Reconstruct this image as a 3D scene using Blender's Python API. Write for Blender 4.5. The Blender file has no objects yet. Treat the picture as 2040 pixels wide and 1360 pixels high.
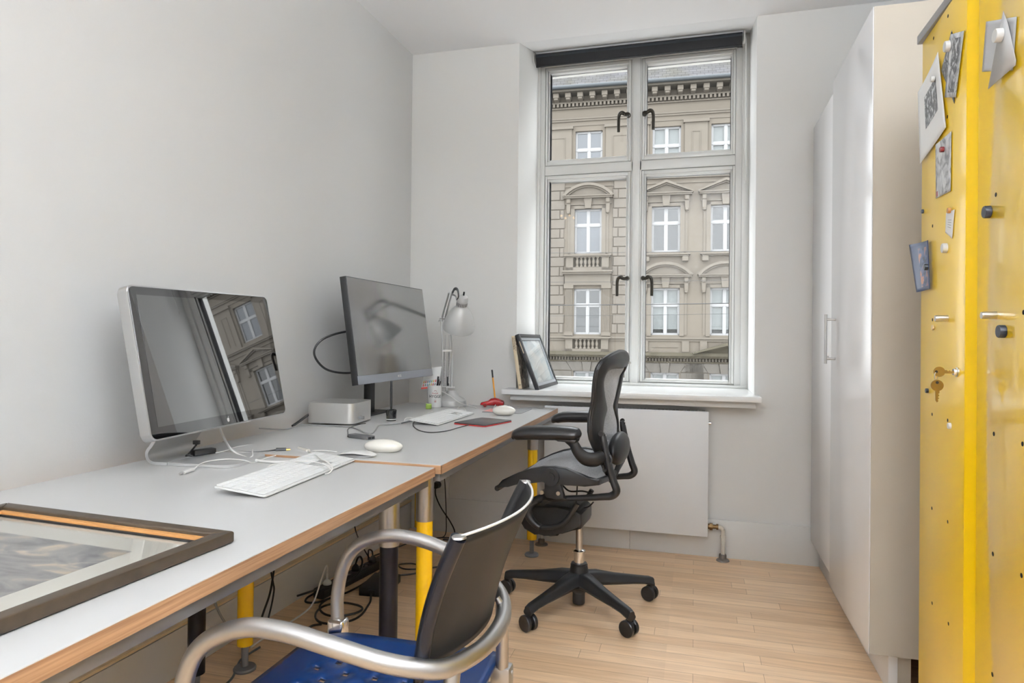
import bpy, bmesh, math, random
from mathutils import Vector, Matrix, Euler
from math import sin, cos, pi, radians, tan, sqrt
random.seed(7)
scene = bpy.context.scene
COL = scene.collection

# ------------------------------------------------------------------ camera
F_PX, YAW, PITCH, ROLL = 1312.6, 0.27033, 0.0056957, 0.0103205
CAM = Vector((1.62682, 0.0, 1.12))
_f = Vector((-sin(YAW)*cos(PITCH), cos(YAW)*cos(PITCH), sin(PITCH)))
_r = Vector((cos(YAW), sin(YAW), 0)); _u = _r.cross(_f)
CR = _r*cos(ROLL)+_u*sin(ROLL); CU = -_r*sin(ROLL)+_u*cos(ROLL)
cam_data = bpy.data.cameras.new('camera'); cam = bpy.data.objects.new('camera', cam_data); COL.objects.link(cam)
cam.matrix_world = Matrix((( CR.x, CU.x, -_f.x, CAM.x), (CR.y, CU.y, -_f.y, CAM.y), (CR.z, CU.z, -_f.z, CAM.z), (0, 0, 0, 1)))
cam_data.sensor_width = 36; cam_data.lens = F_PX/2040*36; cam_data.shift_y = -12.05/2040
cam_data.clip_start = 0.02; cam_data.clip_end = 300
scene.camera = cam
def at(px, py, ax, val):
    """point of the room seen at a photo pixel on the plane axis=val (used to measure positions)"""
    d = CR*((px-1020)/F_PX) - CU*((py-667.95)/F_PX) + _f
    return CAM + d*((val-CAM[ax])/d[ax])

# ------------------------------------------------------------------ world, lights, exposure
w = bpy.data.worlds.new('overcast_sky'); scene.world = w; w.use_nodes = True
wn = w.node_tree.nodes; wl = w.node_tree.links
bg = wn['Background']; bg.inputs[1].default_value = 6.4
tcw = wn.new('ShaderNodeTexCoord'); sepw = wn.new('ShaderNodeSeparateXYZ'); rw = wn.new('ShaderNodeValToRGB')
wl.new(tcw.outputs['Generated'], sepw.inputs[0]); wl.new(sepw.outputs[2], rw.inputs[0]); wl.new(rw.outputs[0], bg.inputs[0])
rw.color_ramp.elements[0].position = 0.0; rw.color_ramp.elements[0].color = (.25, .25, .26, 1)
rw.color_ramp.elements[1].position = 1.0; rw.color_ramp.elements[1].color = (1.05, 1.10, 1.16, 1)
_e = rw.color_ramp.elements.new(.5); _e.color = (.66, .68, .70, 1)
_m = wn.new('ShaderNodeMath'); _m.operation = 'MULTIPLY_ADD'; _m.inputs[1].default_value = .5; _m.inputs[2].default_value = .5; wl.new(sepw.outputs[2], _m.inputs[0]); wl.new(_m.outputs[0], rw.inputs[0])
scene.view_settings.view_transform = 'Standard'; scene.view_settings.look = 'None'
scene.view_settings.gamma = 1; scene.view_settings.use_curve_mapping = False
scene.view_settings.exposure = 0.29
def area(name, loc, rot, sx, sy, power, color=(1, 1, 1), portal=False):
    l = bpy.data.lights.new(name, 'AREA'); l.shape = 'RECTANGLE'; l.size = sx; l.size_y = sy; l.energy = power; l.color = color
    o = bpy.data.objects.new(name, l); COL.objects.link(o); o.location = loc; o.rotation_euler = rot
    if portal: l.cycles.is_portal = True
    return o
area('window_portal', (1.275, 4.3, 1.86), (radians(-90), 0, 0), 1.5, 2.3, 1, portal=True)
FILL_W = (10.0, 78.0, 195.0)     # powers of the three fill uplighters added behind the camera

# ------------------------------------------------------------------ mesh builder
class MB:
    def __init__(s): s.bm = bmesh.new()
    def box(s, x0, y0, z0, x1, y1, z1, M=None, bev=0, seg=2):
        vs = [s.bm.verts.new(p) for p in ((x0,y0,z0),(x1,y0,z0),(x1,y1,z0),(x0,y1,z0),(x0,y0,z1),(x1,y0,z1),(x1,y1,z1),(x0,y1,z1))]
        fs = [s.bm.faces.new([vs[i] for i in q]) for q in ((0,3,2,1),(4,5,6,7),(0,1,5,4),(1,2,6,5),(2,3,7,6),(3,0,4,7))]
        if bev:
            es = list({e for f in fs for e in f.edges})
            r = bmesh.ops.bevel(s.bm, geom=es, offset=bev, segments=seg, affect='EDGES', profile=.5)
            vs = list({v for f in r['faces'] for v in f.verts} | {v for v in vs if v.is_valid})
        if M is not None: bmesh.ops.transform(s.bm, matrix=M, verts=vs)
        return s
    def quad(s, a, b, c, d):
        s.bm.faces.new([s.bm.verts.new(p) for p in (a, b, c, d)]); return s
    def prism(s, pts, h, M=None, bev=0, seg=2, h0=0):
        """polygon pts (x,y) extruded in z from h0 to h"""
        lo = [s.bm.verts.new((p[0], p[1], h0)) for p in pts]; hi = [s.bm.verts.new((p[0], p[1], h)) for p in pts]
        n = len(pts)
        try:
            a = s.bm.faces.new(lo[::-1]); b = s.bm.faces.new(hi)
        except ValueError: return s
        for i in range(n): s.bm.faces.new((lo[i], lo[(i+1)%n], hi[(i+1)%n], hi[i]))
        vs = lo+hi
        if bev:
            es = list(set(a.edges) | set(b.edges))
            r = bmesh.ops.bevel(s.bm, geom=es, offset=bev, segments=seg, affect='EDGES', profile=.5)
            vs = list({v for f in r['faces'] for v in f.verts} | {v for v in vs if v.is_valid})
        if M is not None: bmesh.ops.transform(s.bm, matrix=M, verts=vs)
        return s
    def lathe(s, prof, n=32, M=None, cap=True):
        rings = []
        for r, z in prof:
            rings.append([s.bm.verts.new((r*cos(2*pi*i/n), r*sin(2*pi*i/n), z)) for i in range(n)])
        for a, b in zip(rings, rings[1:]):
            for i in range(n): s.bm.faces.new((a[i], a[(i+1)%n], b[(i+1)%n], b[i]))
        if cap:
            s.bm.faces.new(rings[0][::-1]); s.bm.faces.new(rings[-1])
        if M is not None: bmesh.ops.transform(s.bm, matrix=M, verts=[v for r in rings for v in r])
        return s
    def cyl(s, p0, p1, r, n=20, r1=None):
        p0 = Vector(p0); p1 = Vector(p1); d = p1-p0; L = d.length
        M = Matrix.Translation(p0) @ d.to_track_quat('Z', 'Y').to_matrix().to_4x4()
        return s.lathe([(r, 0), (r if r1 is None else r1, L)], n, M)
    def tube(s, pts, r, n=10, sub=6, closed=False, smooth=True, flat=None):
        """round tube through pts; r number or list; flat=(a,b) gives elliptical section scale along side / up"""
        P = [Vector(p) for p in pts]; m = len(P)
        R = list(r) if hasattr(r, '__len__') else [r]*m
        if smooth and m > 2:
            Q = []; RR = []
            rng = range(m if closed else m-1)
            for i in rng:
                p0 = P[(i-1)%m] if (closed or i > 0) else P[0]*2-P[1]
                p1 = P[i]; p2 = P[(i+1)%m]; p3 = P[(i+2)%m] if (closed or i+2 < m) else P[-1]*2-P[-2]
                for k in range(sub):
                    t = k/sub; t2 = t*t; t3 = t2*t
                    Q.append(.5*((2*p1)+(-p0+p2)*t+(2*p0-5*p1+4*p2-p3)*t2+(-p0+3*p1-3*p2+p3)*t3))
                    RR.append(R[i]*(1-t)+R[(i+1)%m]*t)
            if not closed: Q.append(P[-1]); RR.append(R[-1])
            P, R = Q, RR
        m = len(P); rings = []
        up = None
        for i in range(m):
            a = P[(i-1)%m] if (closed or i > 0) else P[i]; b = P[(i+1)%m] if (closed or i < m-1) else P[i]
            t = (b-a); 
            if t.length < 1e-9: t = Vector((0, 0, 1))
            t.normalize()
            if up is None:
                up = Vector((0, 0, 1)) if abs(t.z) < .9 else Vector((0, 1, 0))
            side = t.cross(up)
            if side.length < 1e-6: side = t.orthogonal()
            side.normalize(); up2 = side.cross(t); up = up2
            fa, fb = flat if flat else (1, 1)
            if isinstance(fa, (list, tuple)): pass
            rings.append([s.bm.verts.new(P[i]+side*(R[i]*fa*cos(2*pi*k/n))+up2*(R[i]*fb*sin(2*pi*k/n))) for k in range(n)])
        for i in range(m-1 if not closed else m):
            a = rings[i]; b = rings[(i+1)%m]
            for k in range(n): s.bm.faces.new((a[k], b[k], b[(k+1)%n], a[(k+1)%n]))
        if not closed:
            s.bm.faces.new(rings[0]); s.bm.faces.new(rings[-1][::-1])
        return s
    def grid(s, fn, nu, nv, closeu=False):
        g = [[s.bm.verts.new(fn(i/(nu if closeu else nu-1), j/(nv-1))) for j in range(nv)] for i in range(nu)]
        for i in range(nu if closeu else nu-1):
            for j in range(nv-1): s.bm.faces.new((g[i][j], g[(i+1)%nu][j], g[(i+1)%nu][j+1], g[i][j+1]))
        return s
    def ellipsoid(s, c, rx, ry, rz, M=None, nu=28, nv=14, zmin=-1):
        vs0 = set(s.bm.verts)
        def fn(u, v):
            t = -pi/2+pi*v*.999+.0005; z = max(sin(t), zmin)
            return (rx*cos(t)*cos(2*pi*u), ry*cos(t)*sin(2*pi*u), rz*z)
        s.grid(fn, nu, nv, True)
        vs = [v for v in s.bm.verts if v not in vs0]
        bmesh.ops.transform(s.bm, matrix=Matrix.Translation(Vector(c)) @ (M or Matrix.Identity(4)), verts=vs)
        return s
    def build(s, name, m, parent=None, world=False, smooth=None, solid=0, bevel=0, ang=35, subsurf=0):
        bm = s.bm
        bmesh.ops.remove_doubles(bm, verts=bm.verts, dist=1e-6)
        bmesh.ops.recalc_face_normals(bm, faces=bm.faces)
        if parent is not None and world:
            M = Matrix.Identity(4); p = parent
            M = MW(parent).inverted(); bmesh.ops.transform(bm, matrix=M, verts=bm.verts)
        me = bpy.data.meshes.new(name); bm.to_mesh(me); bm.free()
        if smooth is None or smooth:
            for p in me.polygons: p.use_smooth = True
            try: me.set_sharp_from_angle(angle=radians(ang))
            except Exception: pass
        o = bpy.data.objects.new(name, me); COL.objects.link(o)
        if m is not None: me.materials.append(m)
        if parent is not None: o.parent = parent
        if bevel:
            b = o.modifiers.new('bevel', 'BEVEL'); b.width = bevel; b.segments = 2; b.limit_method = 'ANGLE'; b.angle_limit = radians(40)
        if solid:
            q = o.modifiers.new('solid', 'SOLIDIFY'); q.thickness = abs(solid); q.offset = 0 if solid > 0 else -1
        if subsurf:
            q = o.modifiers.new('sub', 'SUBSURF'); q.levels = subsurf; q.render_levels = subsurf
        return o
def MW(o):
    M = Matrix.Translation(o.location) @ o.rotation_euler.to_matrix().to_4x4()
    return MW(o.parent) @ M if o.parent else M
def tag(o, label=None, cat=None, group=None, kind=None):
    if label: o['label'] = label
    if cat: o['category'] = cat
    if group: o['group'] = group
    if kind: o['kind'] = kind
    return o
def thing(name, label, cat, loc=(0, 0, 0), rz=0, group=None, rot=None):
    o = bpy.data.objects.new(name, None); COL.objects.link(o); o.empty_display_size = .05
    o.location = loc; o.rotation_euler = rot if rot else (0, 0, rz)
    return tag(o, label, cat, group)
def copy_tree(o, parent=None):
    c = o.copy(); COL.objects.link(c); c.parent = parent
    for ch in list(o.children): copy_tree(ch, c)
    return c
def rrect(w, h, r, n=6, cx=0, cy=0):
    pts = []
    for (sx, sy, a0) in ((1, 1, 0), (-1, 1, 90), (-1, -1, 180), (1, -1, 270)):
        for k in range(n+1):
            a = radians(a0+90*k/n); pts.append((cx+sx*(w/2-r)+r*cos(a), cy+sy*(h/2-r)+r*sin(a)))
    return pts
def frameM(origin, X, Y, Z):
    X = Vector(X); Y = Vector(Y); Z = Vector(Z); o = Vector(origin)
    return Matrix(((X.x, Y.x, Z.x, o.x), (X.y, Y.y, Z.y, o.y), (X.z, Y.z, Z.z, o.z), (0, 0, 0, 1)))
def text_mesh(txt, size, depth=.0004, align='CENTER', bold=0, spacing=1.0):
    cu = bpy.data.curves.new('lettering', 'FONT'); cu.body = txt; cu.size = size; cu.extrude = depth; cu.align_x = align; cu.align_y = 'CENTER'
    cu.offset = bold; cu.space_character = spacing
    o = bpy.data.objects.new('lettering', cu); COL.objects.link(o)
    dg = bpy.context.evaluated_depsgraph_get(); me = bpy.data.meshes.new_from_object(o.evaluated_get(dg))
    bm = bmesh.new(); bm.from_mesh(me); COL.objects.unlink(o); bpy.data.objects.remove(o); bpy.data.meshes.remove(me)
    b = MB(); b.bm.free(); b.bm = bm
    return b
def xf(mb, M): bmesh.ops.transform(mb.bm, matrix=M, verts=mb.bm.verts); return mb

# ------------------------------------------------------------------ materials
MATS = {}
def mat(name, col, rough=.5, metal=0, spec=.5, coat=0, bump=0, bscale=60, var=0, vscale=4, alpha=1, sheen=0, trans=0, emis=None, es=0, ior=1.5, crough=.03):
    if name in MATS: return MATS[name]
    m = bpy.data.materials.new(name); m.use_nodes = True; MATS[name] = m
    n = m.node_tree.nodes; l = m.node_tree.links; b = n['Principled BSDF']
    b.inputs['Base Color'].default_value = (*col, 1); b.inputs['Roughness'].default_value = rough; b.inputs['Metallic'].default_value = metal
    b.inputs['Specular IOR Level'].default_value = spec; b.inputs['Coat Weight'].default_value = coat; b.inputs['Coat Roughness'].default_value = crough
    b.inputs['Alpha'].default_value = alpha; b.inputs['Sheen Weight'].default_value = sheen; b.inputs['Transmission Weight'].default_value = trans; b.inputs['IOR'].default_value = ior
    if emis: b.inputs['Emission Color'].default_value = (*emis, 1); b.inputs['Emission Strength'].default_value = es
    if bump or var:
        tc = n.new('ShaderNodeTexCoord')
    if bump:
        nz = n.new('ShaderNodeTexNoise'); nz.inputs['Scale'].default_value = bscale; nz.inputs['Detail'].default_value = 4
        bp = n.new('ShaderNodeBump'); bp.inputs['Strength'].default_value = bump; bp.inputs['Distance'].default_value = .002
        l.new(tc.outputs['Object'], nz.inputs['Vector']); l.new(nz.outputs['Fac'], bp.inputs['Height']); l.new(bp.outputs[0], b.inputs['Normal'])
    if var:
        nz = n.new('ShaderNodeTexNoise'); nz.inputs['Scale'].default_value = vscale; nz.inputs['Detail'].default_value = 5
        mx = n.new('ShaderNodeMix'); mx.data_type = 'RGBA'
        mx.inputs[6].default_value = (*[c*(1-var) for c in col], 1); mx.inputs[7].default_value = (*[min(1, c*(1+var)) for c in col], 1)
        l.new(tc.outputs['Object'], nz.inputs['Vector']); l.new(nz.outputs['Fac'], mx.inputs[0]); l.new(mx.outputs[2], b.inputs['Base Color'])
    return m
def S(r, g, b):   # sRGB 0-255 to linear
    return tuple(((c/255)/12.92 if c/255 <= .04045 else ((c/255+.055)/1.055)**2.4) for c in (r, g, b))
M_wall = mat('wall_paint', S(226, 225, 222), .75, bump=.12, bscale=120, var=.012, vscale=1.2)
M_ceil = mat('ceiling_paint', S(247, 247, 248), .8, var=.01, vscale=1)
M_trim = mat('trim_paint', S(224, 223, 220), .4, var=.02, vscale=3)
M_winpaint = mat('window_paint', S(226, 226, 223), .3, coat=.2)
M_sill = mat('sill_paint', S(236, 236, 234), .25, coat=.3)
M_rad = mat('radiator_enamel', S(232, 233, 234), .4, var=.01, vscale=2)
M_white_lam = mat('white_laminate', S(192, 191, 189), .34, spec=.4, var=.01, vscale=2)
M_cab = mat('white_foil', S(250, 250, 251), .2, spec=.5)
M_cabside = mat('cream_board', S(200, 190, 174), .5)
M_alu = mat('satin_aluminium', (.62, .62, .62), .32, metal=1, bump=.02, bscale=400)
M_alu_tube = mat('silver_tube', (.45, .44, .43), .42, metal=1)
M_chrome = mat('chrome', (.75, .75, .75), .12, metal=1)
M_steel = mat('brushed_steel', (.55, .54, .53), .28, metal=1)
M_greymetal = mat('grey_metal', S(128, 128, 130), .4, metal=.6)
M_black = mat('black_plastic', (.012, .012, .013), .42)
M_blackg = mat('gloss_black', (.008, .008, .009), .05, ior=1.8)
M_graph = mat('graphite_plastic', (.013, .013, .014), .42, spec=.4, bump=.15, bscale=500)
M_leather = mat('armrest_black', (.012, .012, .013), .28, bump=.05, bscale=300)
M_white = mat('white_plastic', S(224, 223, 220), .25, coat=.2)
M_cream = mat('off_white_plastic', S(232, 228, 218), .12, coat=.5)
M_keys = mat('key_white', S(224, 224, 222), .4)
M_yellow = mat('yellow_paint_tube', S(248, 196, 10), .25, coat=.2)
M_blackleg = mat('dark_blue_leg_paint', (.004, .004, .009), .3, spec=.25)
M_sleeve = mat('leg_sleeve', (.42, .41, .40), .3, metal=1)
M_foot = mat('grey_foot_plastic', S(120, 120, 122), .5)
M_blue = mat('blue_seat_shell', S(4, 42, 92), .3, coat=.1)
M_backshell = mat('dark_grey_shell', (.015, .0145, .0145), .42, spec=.2)
M_cable_b = mat('black_cable', (.012, .012, .012), .4)
M_cable_w = mat('white_cable', S(228, 226, 222), .35)
M_cable_g = mat('grey_cable', S(150, 150, 148), .4)
M_red = mat('red_plastic', S(178, 18, 24), .1, coat=.3, trans=.3)
M_lampgrey = mat('lamp_grey_paint', S(190, 190, 188), .4, metal=.2)
M_paper = mat('paper_white', S(238, 238, 236), .6)
M_brass = mat('brass', S(158, 130, 72), .28, metal=1)
M_screen = mat('lcd_glass', (.014, .014, .015), .015, ior=3.0)
M_dglass = mat('display_glass', (.004, .004, .005), .015, ior=2.3)
M_screen2 = mat('lcd_matte', (.09, .093, .098), .13, ior=4.2)
M_chin = mat('monitor_chin', S(148, 151, 158), .4, metal=.3)
def wood_floor():
    m = bpy.data.materials.new('beech_strip_floor'); m.use_nodes = True; n = m.node_tree.nodes; l = m.node_tree.links; b = n['Principled BSDF']
    tc = n.new('ShaderNodeTexCoord'); br = n.new('ShaderNodeTexBrick')
    br.inputs['Scale'].default_value = 1; br.inputs['Brick Width'].default_value = .62; br.inputs['Row Height'].default_value = .066
    br.inputs['Mortar Size'].default_value = .0008; br.inputs['Mortar Smooth'].default_value = .3; br.offset = .37; br.offset_frequency = 2; br.squash_frequency = 3; br.squash = .8
    br.inputs['Color1'].default_value = (*S(245, 217, 184), 1); br.inputs['Color2'].default_value = (*S(230, 197, 160), 1); br.inputs['Mortar'].default_value = (*S(165, 130, 98), 1)
    l.new(tc.outputs['Object'], br.inputs['Vector'])
    # long soft grain along the boards (x)
    mp = n.new('ShaderNodeMapping'); mp.inputs['Scale'].default_value = (2.2, 34, 1); nz = n.new('ShaderNodeTexNoise'); nz.inputs['Scale'].default_value = 1.6; nz.inputs['Detail'].default_value = 7; nz.inputs['Distortion'].default_value = .8
    l.new(tc.outputs['Object'], mp.inputs[0]); l.new(mp.outputs[0], nz.inputs['Vector'])
    rp = n.new('ShaderNodeValToRGB'); rp.color_ramp.elements[0].position = .3; rp.color_ramp.elements[0].color = (.86, .80, .74, 1); rp.color_ramp.elements[1].position = .72; rp.color_ramp.elements[1].color = (1.08, 1.06, 1.03, 1)
    l.new(nz.outputs['Fac'], rp.inputs[0])
    # per-board tone: noise sampled on row/board scale
    mp2 = n.new('ShaderNodeMapping'); mp2.inputs['Scale'].default_value = (1.3, 15.15, 1); nz2 = n.new('ShaderNodeTexWhiteNoise')
    sn = n.new('ShaderNodeVectorMath'); sn.operation = 'FLOOR'; l.new(tc.outputs['Object'], mp2.inputs[0]); l.new(mp2.outputs[0], sn.inputs[0]); l.new(sn.outputs[0], nz2.inputs['Vector'])
    rp2 = n.new('ShaderNodeValToRGB'); rp2.color_ramp.elements[0].color = (.9, .88, .85, 1); rp2.color_ramp.elements[1].color = (1.06, 1.05, 1.04, 1); l.new(nz2.outputs['Value'], rp2.inputs[0])
    m1 = n.new('ShaderNodeMix'); m1.data_type = 'RGBA'; m1.blend_type = 'MULTIPLY'; m1.inputs[0].default_value = 1; l.new(br.outputs['Color'], m1.inputs[6]); l.new(rp.outputs[0], m1.inputs[7])
    m2 = n.new('ShaderNodeMix'); m2.data_type = 'RGBA'; m2.blend_type = 'MULTIPLY'; m2.inputs[0].default_value = .8; l.new(m1.outputs[2], m2.inputs[6]); l.new(rp2.outputs[0], m2.inputs[7])
    l.new(m2.outputs[2], b.inputs['Base Color']); b.inputs['Roughness'].default_value = .33; b.inputs['Specular IOR Level'].default_value = .45
    bp = n.new('ShaderNodeBump'); bp.inputs['Strength'].default_value = .25; bp.inputs['Distance'].default_value = .0015; bp.invert = True
    l.new(br.outputs['Fac'], bp.inputs['Height']); l.new(bp.outputs[0], b.inputs['Normal'])
    return m
M_floor = wood_floor()
def ply():
    m = bpy.data.materials.new('beech_edge'); m.use_nodes = True; n = m.node_tree.nodes; l = m.node_tree.links; b = n['Principled BSDF']
    tc = n.new('ShaderNodeTexCoord'); mp = n.new('ShaderNodeMapping'); mp.inputs['Scale'].default_value = (6, 6, 260); nz = n.new('ShaderNodeTexNoise'); nz.inputs['Scale'].default_value = 1; nz.inputs['Detail'].default_value = 6
    rp = n.new('ShaderNodeValToRGB'); rp.color_ramp.elements[0].position = .35; rp.color_ramp.elements[0].color = (*S(146, 108, 78), 1); rp.color_ramp.elements[1].position = .7; rp.color_ramp.elements[1].color = (*S(182, 144, 108), 1)
    l.new(tc.outputs['Object'], mp.inputs[0]); l.new(mp.outputs[0], nz.inputs['Vector']); l.new(nz.outputs['Fac'], rp.inputs[0]); l.new(rp.outputs[0], b.inputs['Base Color']); b.inputs['Roughness'].default_value = .45
    return m
M_ply = ply()
def glassmat():
    m = bpy.data.materials.new('window_glass'); m.use_nodes = True; n = m.node_tree.nodes; l = m.node_tree.links
    for x in list(n): n.remove(x)
    o = n.new('ShaderNodeOutputMaterial'); mx = n.new('ShaderNodeMixShader'); t = n.new('ShaderNodeBsdfTransparent'); g = n.new('ShaderNodeBsdfGlossy')
    t.inputs[0].default_value = (.985, .99, .987, 1); g.inputs['Roughness'].default_value = 0
    ge = n.new('ShaderNodeNewGeometry'); dt = n.new('ShaderNodeVectorMath'); dt.operation = 'DOT_PRODUCT'; l.new(ge.outputs['Incoming'], dt.inputs[0]); l.new(ge.outputs['Normal'], dt.inputs[1])
    def mth(op, a, b=None, c=None):
        q = n.new('ShaderNodeMath'); q.operation = op
        for i, v in enumerate((a, b, c)):
            if v is None: continue
            if isinstance(v, (int, float)): q.inputs[i].default_value = v
            else: l.new(v, q.inputs[i])
        return q.outputs[0]
    f = mth('MULTIPLY_ADD', mth('POWER', mth('SUBTRACT', 1.0, mth('ABSOLUTE', dt.outputs['Value'])), 5.0), .97, .018)
    l.new(f, mx.inputs[0]); l.new(t.outputs[0], mx.inputs[1]); l.new(g.outputs[0], mx.inputs[2]); l.new(mx.outputs[0], o.inputs[0]); return m
M_glass = glassmat()
def meshmat():
    m = bpy.data.materials.new('chair_mesh_weave'); m.use_nodes = True; n = m.node_tree.nodes; l = m.node_tree.links; b = n['Principled BSDF']
    tc = n.new('ShaderNodeTexCoord'); nz = n.new('ShaderNodeTexNoise'); nz.inputs['Scale'].default_value = 420; nz.inputs['Detail'].default_value = 1
    rp = n.new('ShaderNodeValToRGB'); rp.color_ramp.elements[0].position = .36; rp.color_ramp.elements[0].color = (0.35,)*3+(1,); rp.color_ramp.elements[1].position = .5; rp.color_ramp.elements[1].color = (1,)*3+(1,)
    l.new(tc.outputs['Object'], nz.inputs['Vector']); l.new(nz.outputs['Fac'], rp.inputs[0]); l.new(rp.outputs[0], b.inputs['Alpha'])
    rp3 = n.new('ShaderNodeValToRGB'); rp3.color_ramp.elements[0].color = (.06, .063, .07, 1); rp3.color_ramp.elements[1].color = (.30, .31, .33, 1); l.new(nz.outputs['Fac'], rp3.inputs[0]); l.new(rp3.outputs[0], b.inputs['Base Color'])
    b.inputs['Roughness'].default_value = .4; b.inputs['Sheen Weight'].default_value = .6
    return m
M_mesh = meshmat()
def orangepeel(name, col, cw=1.0, ci=1.75, cr=.025):
    m = mat(name, col, .3, coat=cw, crough=cr)
    n = m.node_tree.nodes; l = m.node_tree.links; tc = n.new('ShaderNodeTexCoord'); nz = n.new('ShaderNodeTexNoise'); nz.inputs['Scale'].default_value = 260
    n['Principled BSDF'].inputs['Coat IOR'].default_value = ci
    bp = n.new('ShaderNodeBump'); bp.inputs['Strength'].default_value = .06; bp.inputs['Distance'].default_value = .001
    l.new(tc.outputs['Object'], nz.inputs['Vector']); l.new(nz.outputs['Fac'], bp.inputs['Height']); l.new(bp.outputs[0], n['Principled BSDF'].inputs['Normal']); l.new(bp.outputs[0], n['Principled BSDF'].inputs['Coat Normal'])
    return m
M_yelcab = orangepeel('yellow_enamel', S(242, 200, 12))
M_yelsat = orangepeel('yellow_enamel_satin', S(242, 200, 12), .35, 1.5, .12)  # same enamel with a weaker, rougher coat so this door reflects less
def print_mat(name, cols, scale=30, dist=2.0, stretch=(1, 1, 1)):
    m = bpy.data.materials.new(name); m.use_nodes = True; n = m.node_tree.nodes; l = m.node_tree.links; b = n['Principled BSDF']
    tc = n.new('ShaderNodeTexCoord'); mp = n.new('ShaderNodeMapping'); mp.inputs['Scale'].default_value = stretch; nz = n.new('ShaderNodeTexNoise'); nz.inputs['Scale'].default_value = scale; nz.inputs['Detail'].default_value = 8; nz.inputs['Distortion'].default_value = dist
    rp = n.new('ShaderNodeValToRGB'); rp.color_ramp.elements[0].position = .35; rp.color_ramp.elements[1].position = .65
    rp.color_ramp.elements[0].color = (*cols[0], 1); rp.color_ramp.elements[1].color = (*cols[-1], 1)
    for i, c in enumerate(cols[1:-1]):
        e = rp.color_ramp.elements.new(.35+.3*(i+1)/(len(cols)-1)); e.color = (*c, 1)
    l.new(tc.outputs['Object'], mp.inputs[0]); l.new(mp.outputs[0], nz.inputs['Vector']); l.new(nz.outputs['Fac'], rp.inputs[0]); l.new(rp.outputs[0], b.inputs['Base Color']); b.inputs['Roughness'].default_value = .35
    return m

# ------------------------------------------------------------------ room shell
D = 3.6; H = 2.80; YB = -2.6; XR = 2.78
def struct(o, **k): o['kind'] = 'structure'; return o
mb = MB().box(-.5, YB-.2, -.15, XR+.2, 4.3, 0); struct(mb.build('floor', M_floor))
mb = MB().prism([(0, D), (0, D+.75), (-.3, D+.75), (-.3, YB-.2), (-.10, YB-.2)], H+.3); struct(mb.build('wall_left', mat('wall_paint_darkened', S(211, 210, 208), .78, bump=.12, bscale=120, var=.015, vscale=1.2)))  # same wall paint, colour darkened to offset the extra lamp light here
mb = MB(); X0, X1 = .656, 1.925       # window recess
mb.box(-.3, D, 0, X0, D+.75, H+.3); mb.box(X1, D, 0, XR+.2, D+.75, H+.3); mb.box(X0, D, 0, X1, D+.75, .82); mb.box(X0, 4.2, 2.88, X1, D+.75, H+.3)
struct(mb.build('wall_back', M_wall))
mb = MB().box(XR, YB-.2, 0, XR+.2, D, H+.3); struct(mb.build('wall_right', M_wall))
mb = MB().box(-.3, YB-.2, 0, XR+.2, YB, H+.3); struct(mb.build('wall_front', M_wall))
mb = MB().box(-.3, YB-.2, H, XR+.2, D, H+.15)
mb.prism([(D, H), (4.09, 2.935), (4.3, 2.935), (4.3, 3.1), (D, 3.1)], X1+.0, M=frameM((0, 0, 0), (0, 1, 0), (0, 0, 1), (1, 0, 0)), h0=X0)
struct(mb.build('ceiling', M_ceil))
# baseboards
def lw(y): return -.10*(D-y)/(D-YB+.2)
mb = MB()
for (xo, z0, z1) in ((.022, 0, .152), (.012, .152, .158)):
    mb.prism([(lw(YB)+.0, YB), (lw(YB)+xo, YB), (xo, D-.001), (0, D-.001)], z1, h0=z0)
struct(mb.build('baseboard_left', M_trim))
mb = MB().box(lw(YB)+.022-.002, YB+.001, .1585, 0, D, .1595)
# thin wooden top lip of the left baseboard
mb = MB().prism([(lw(YB), YB+.001), (lw(YB)+.027, YB+.001), (.027, D-.002), (0, D-.002)], .167, h0=.158)
struct(mb.build('trim_1', mat('raw_wood_lip', S(236, 212, 174), .5)))
mb = MB().box(.03, D-.014, 0, 1.30, D-.001, .195, bev=.002); mb.box(1.3012, D-.014, 0, 2.235, D-.001, .195, bev=.002); struct(mb.build('baseboard_back', M_trim))
# three unseen uplighters added as fill, bounced softly off the ceiling
for i, (x, y) in enumerate(((.45, -1.9), (2.45, -.10), (2.2, -1.9))):
    t = thing('fill_uplighter', ('added black fill uplighter in the back corner on the desk side', 'added black fill uplighter by the wall on the viewer side of the yellow cabinet', 'added black fill uplighter in the back corner on the cabinet side')[i], 'lamp', (x, y, 0))
    MB().lathe([(.14, 0), (.14, .02), (.02, .03)], 32).build('lamp_base', M_black, t)
    MB().cyl((0, 0, .02), (0, 0, 1.78), .012).build('pole', M_black, t)
    MB().lathe([(.02, 1.76), (.12, 1.79), (.20, 1.86), (.21, 1.88), (.20, 1.88), (.115, 1.80), (.02, 1.775)], 40, cap=False).build('lamp_bowl', M_black, t)
    l = bpy.data.lights.new('fill_light', 'AREA'); l.shape = 'DISK'; l.size = .34; l.energy = FILL_W[i]; l.color = (.87, .93, 1); l.spread = radians(170)
    o = bpy.data.objects.new('fill_light', l); COL.objects.link(o); o.parent = t; o.location = (0, 0, 1.87); o.rotation_euler = (pi, 0, 0)
t = thing('spotlight_rail', 'small ceiling rail with four warm bulbs above the desk, left of the viewer', 'lamp', (.14, .45, H))
MB().box(-.12, -.02, -.03, .12, .02, 0, bev=.004).build('rail', M_white, t)
for k in range(4):
    MB().cyl((-.075+.05*k, 0, -.03), (-.075+.05*k, 0, -.17-.03*(k % 2)), .004).build('stem', M_white, t)
    MB().ellipsoid((-.075+.05*k, 0, -.185-.03*(k % 2)), .014, .014, .014).build('bulb', mat('warm_bulb', (1, .8, .5), .4, emis=(1, .62, .30), es=7), t)

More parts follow.
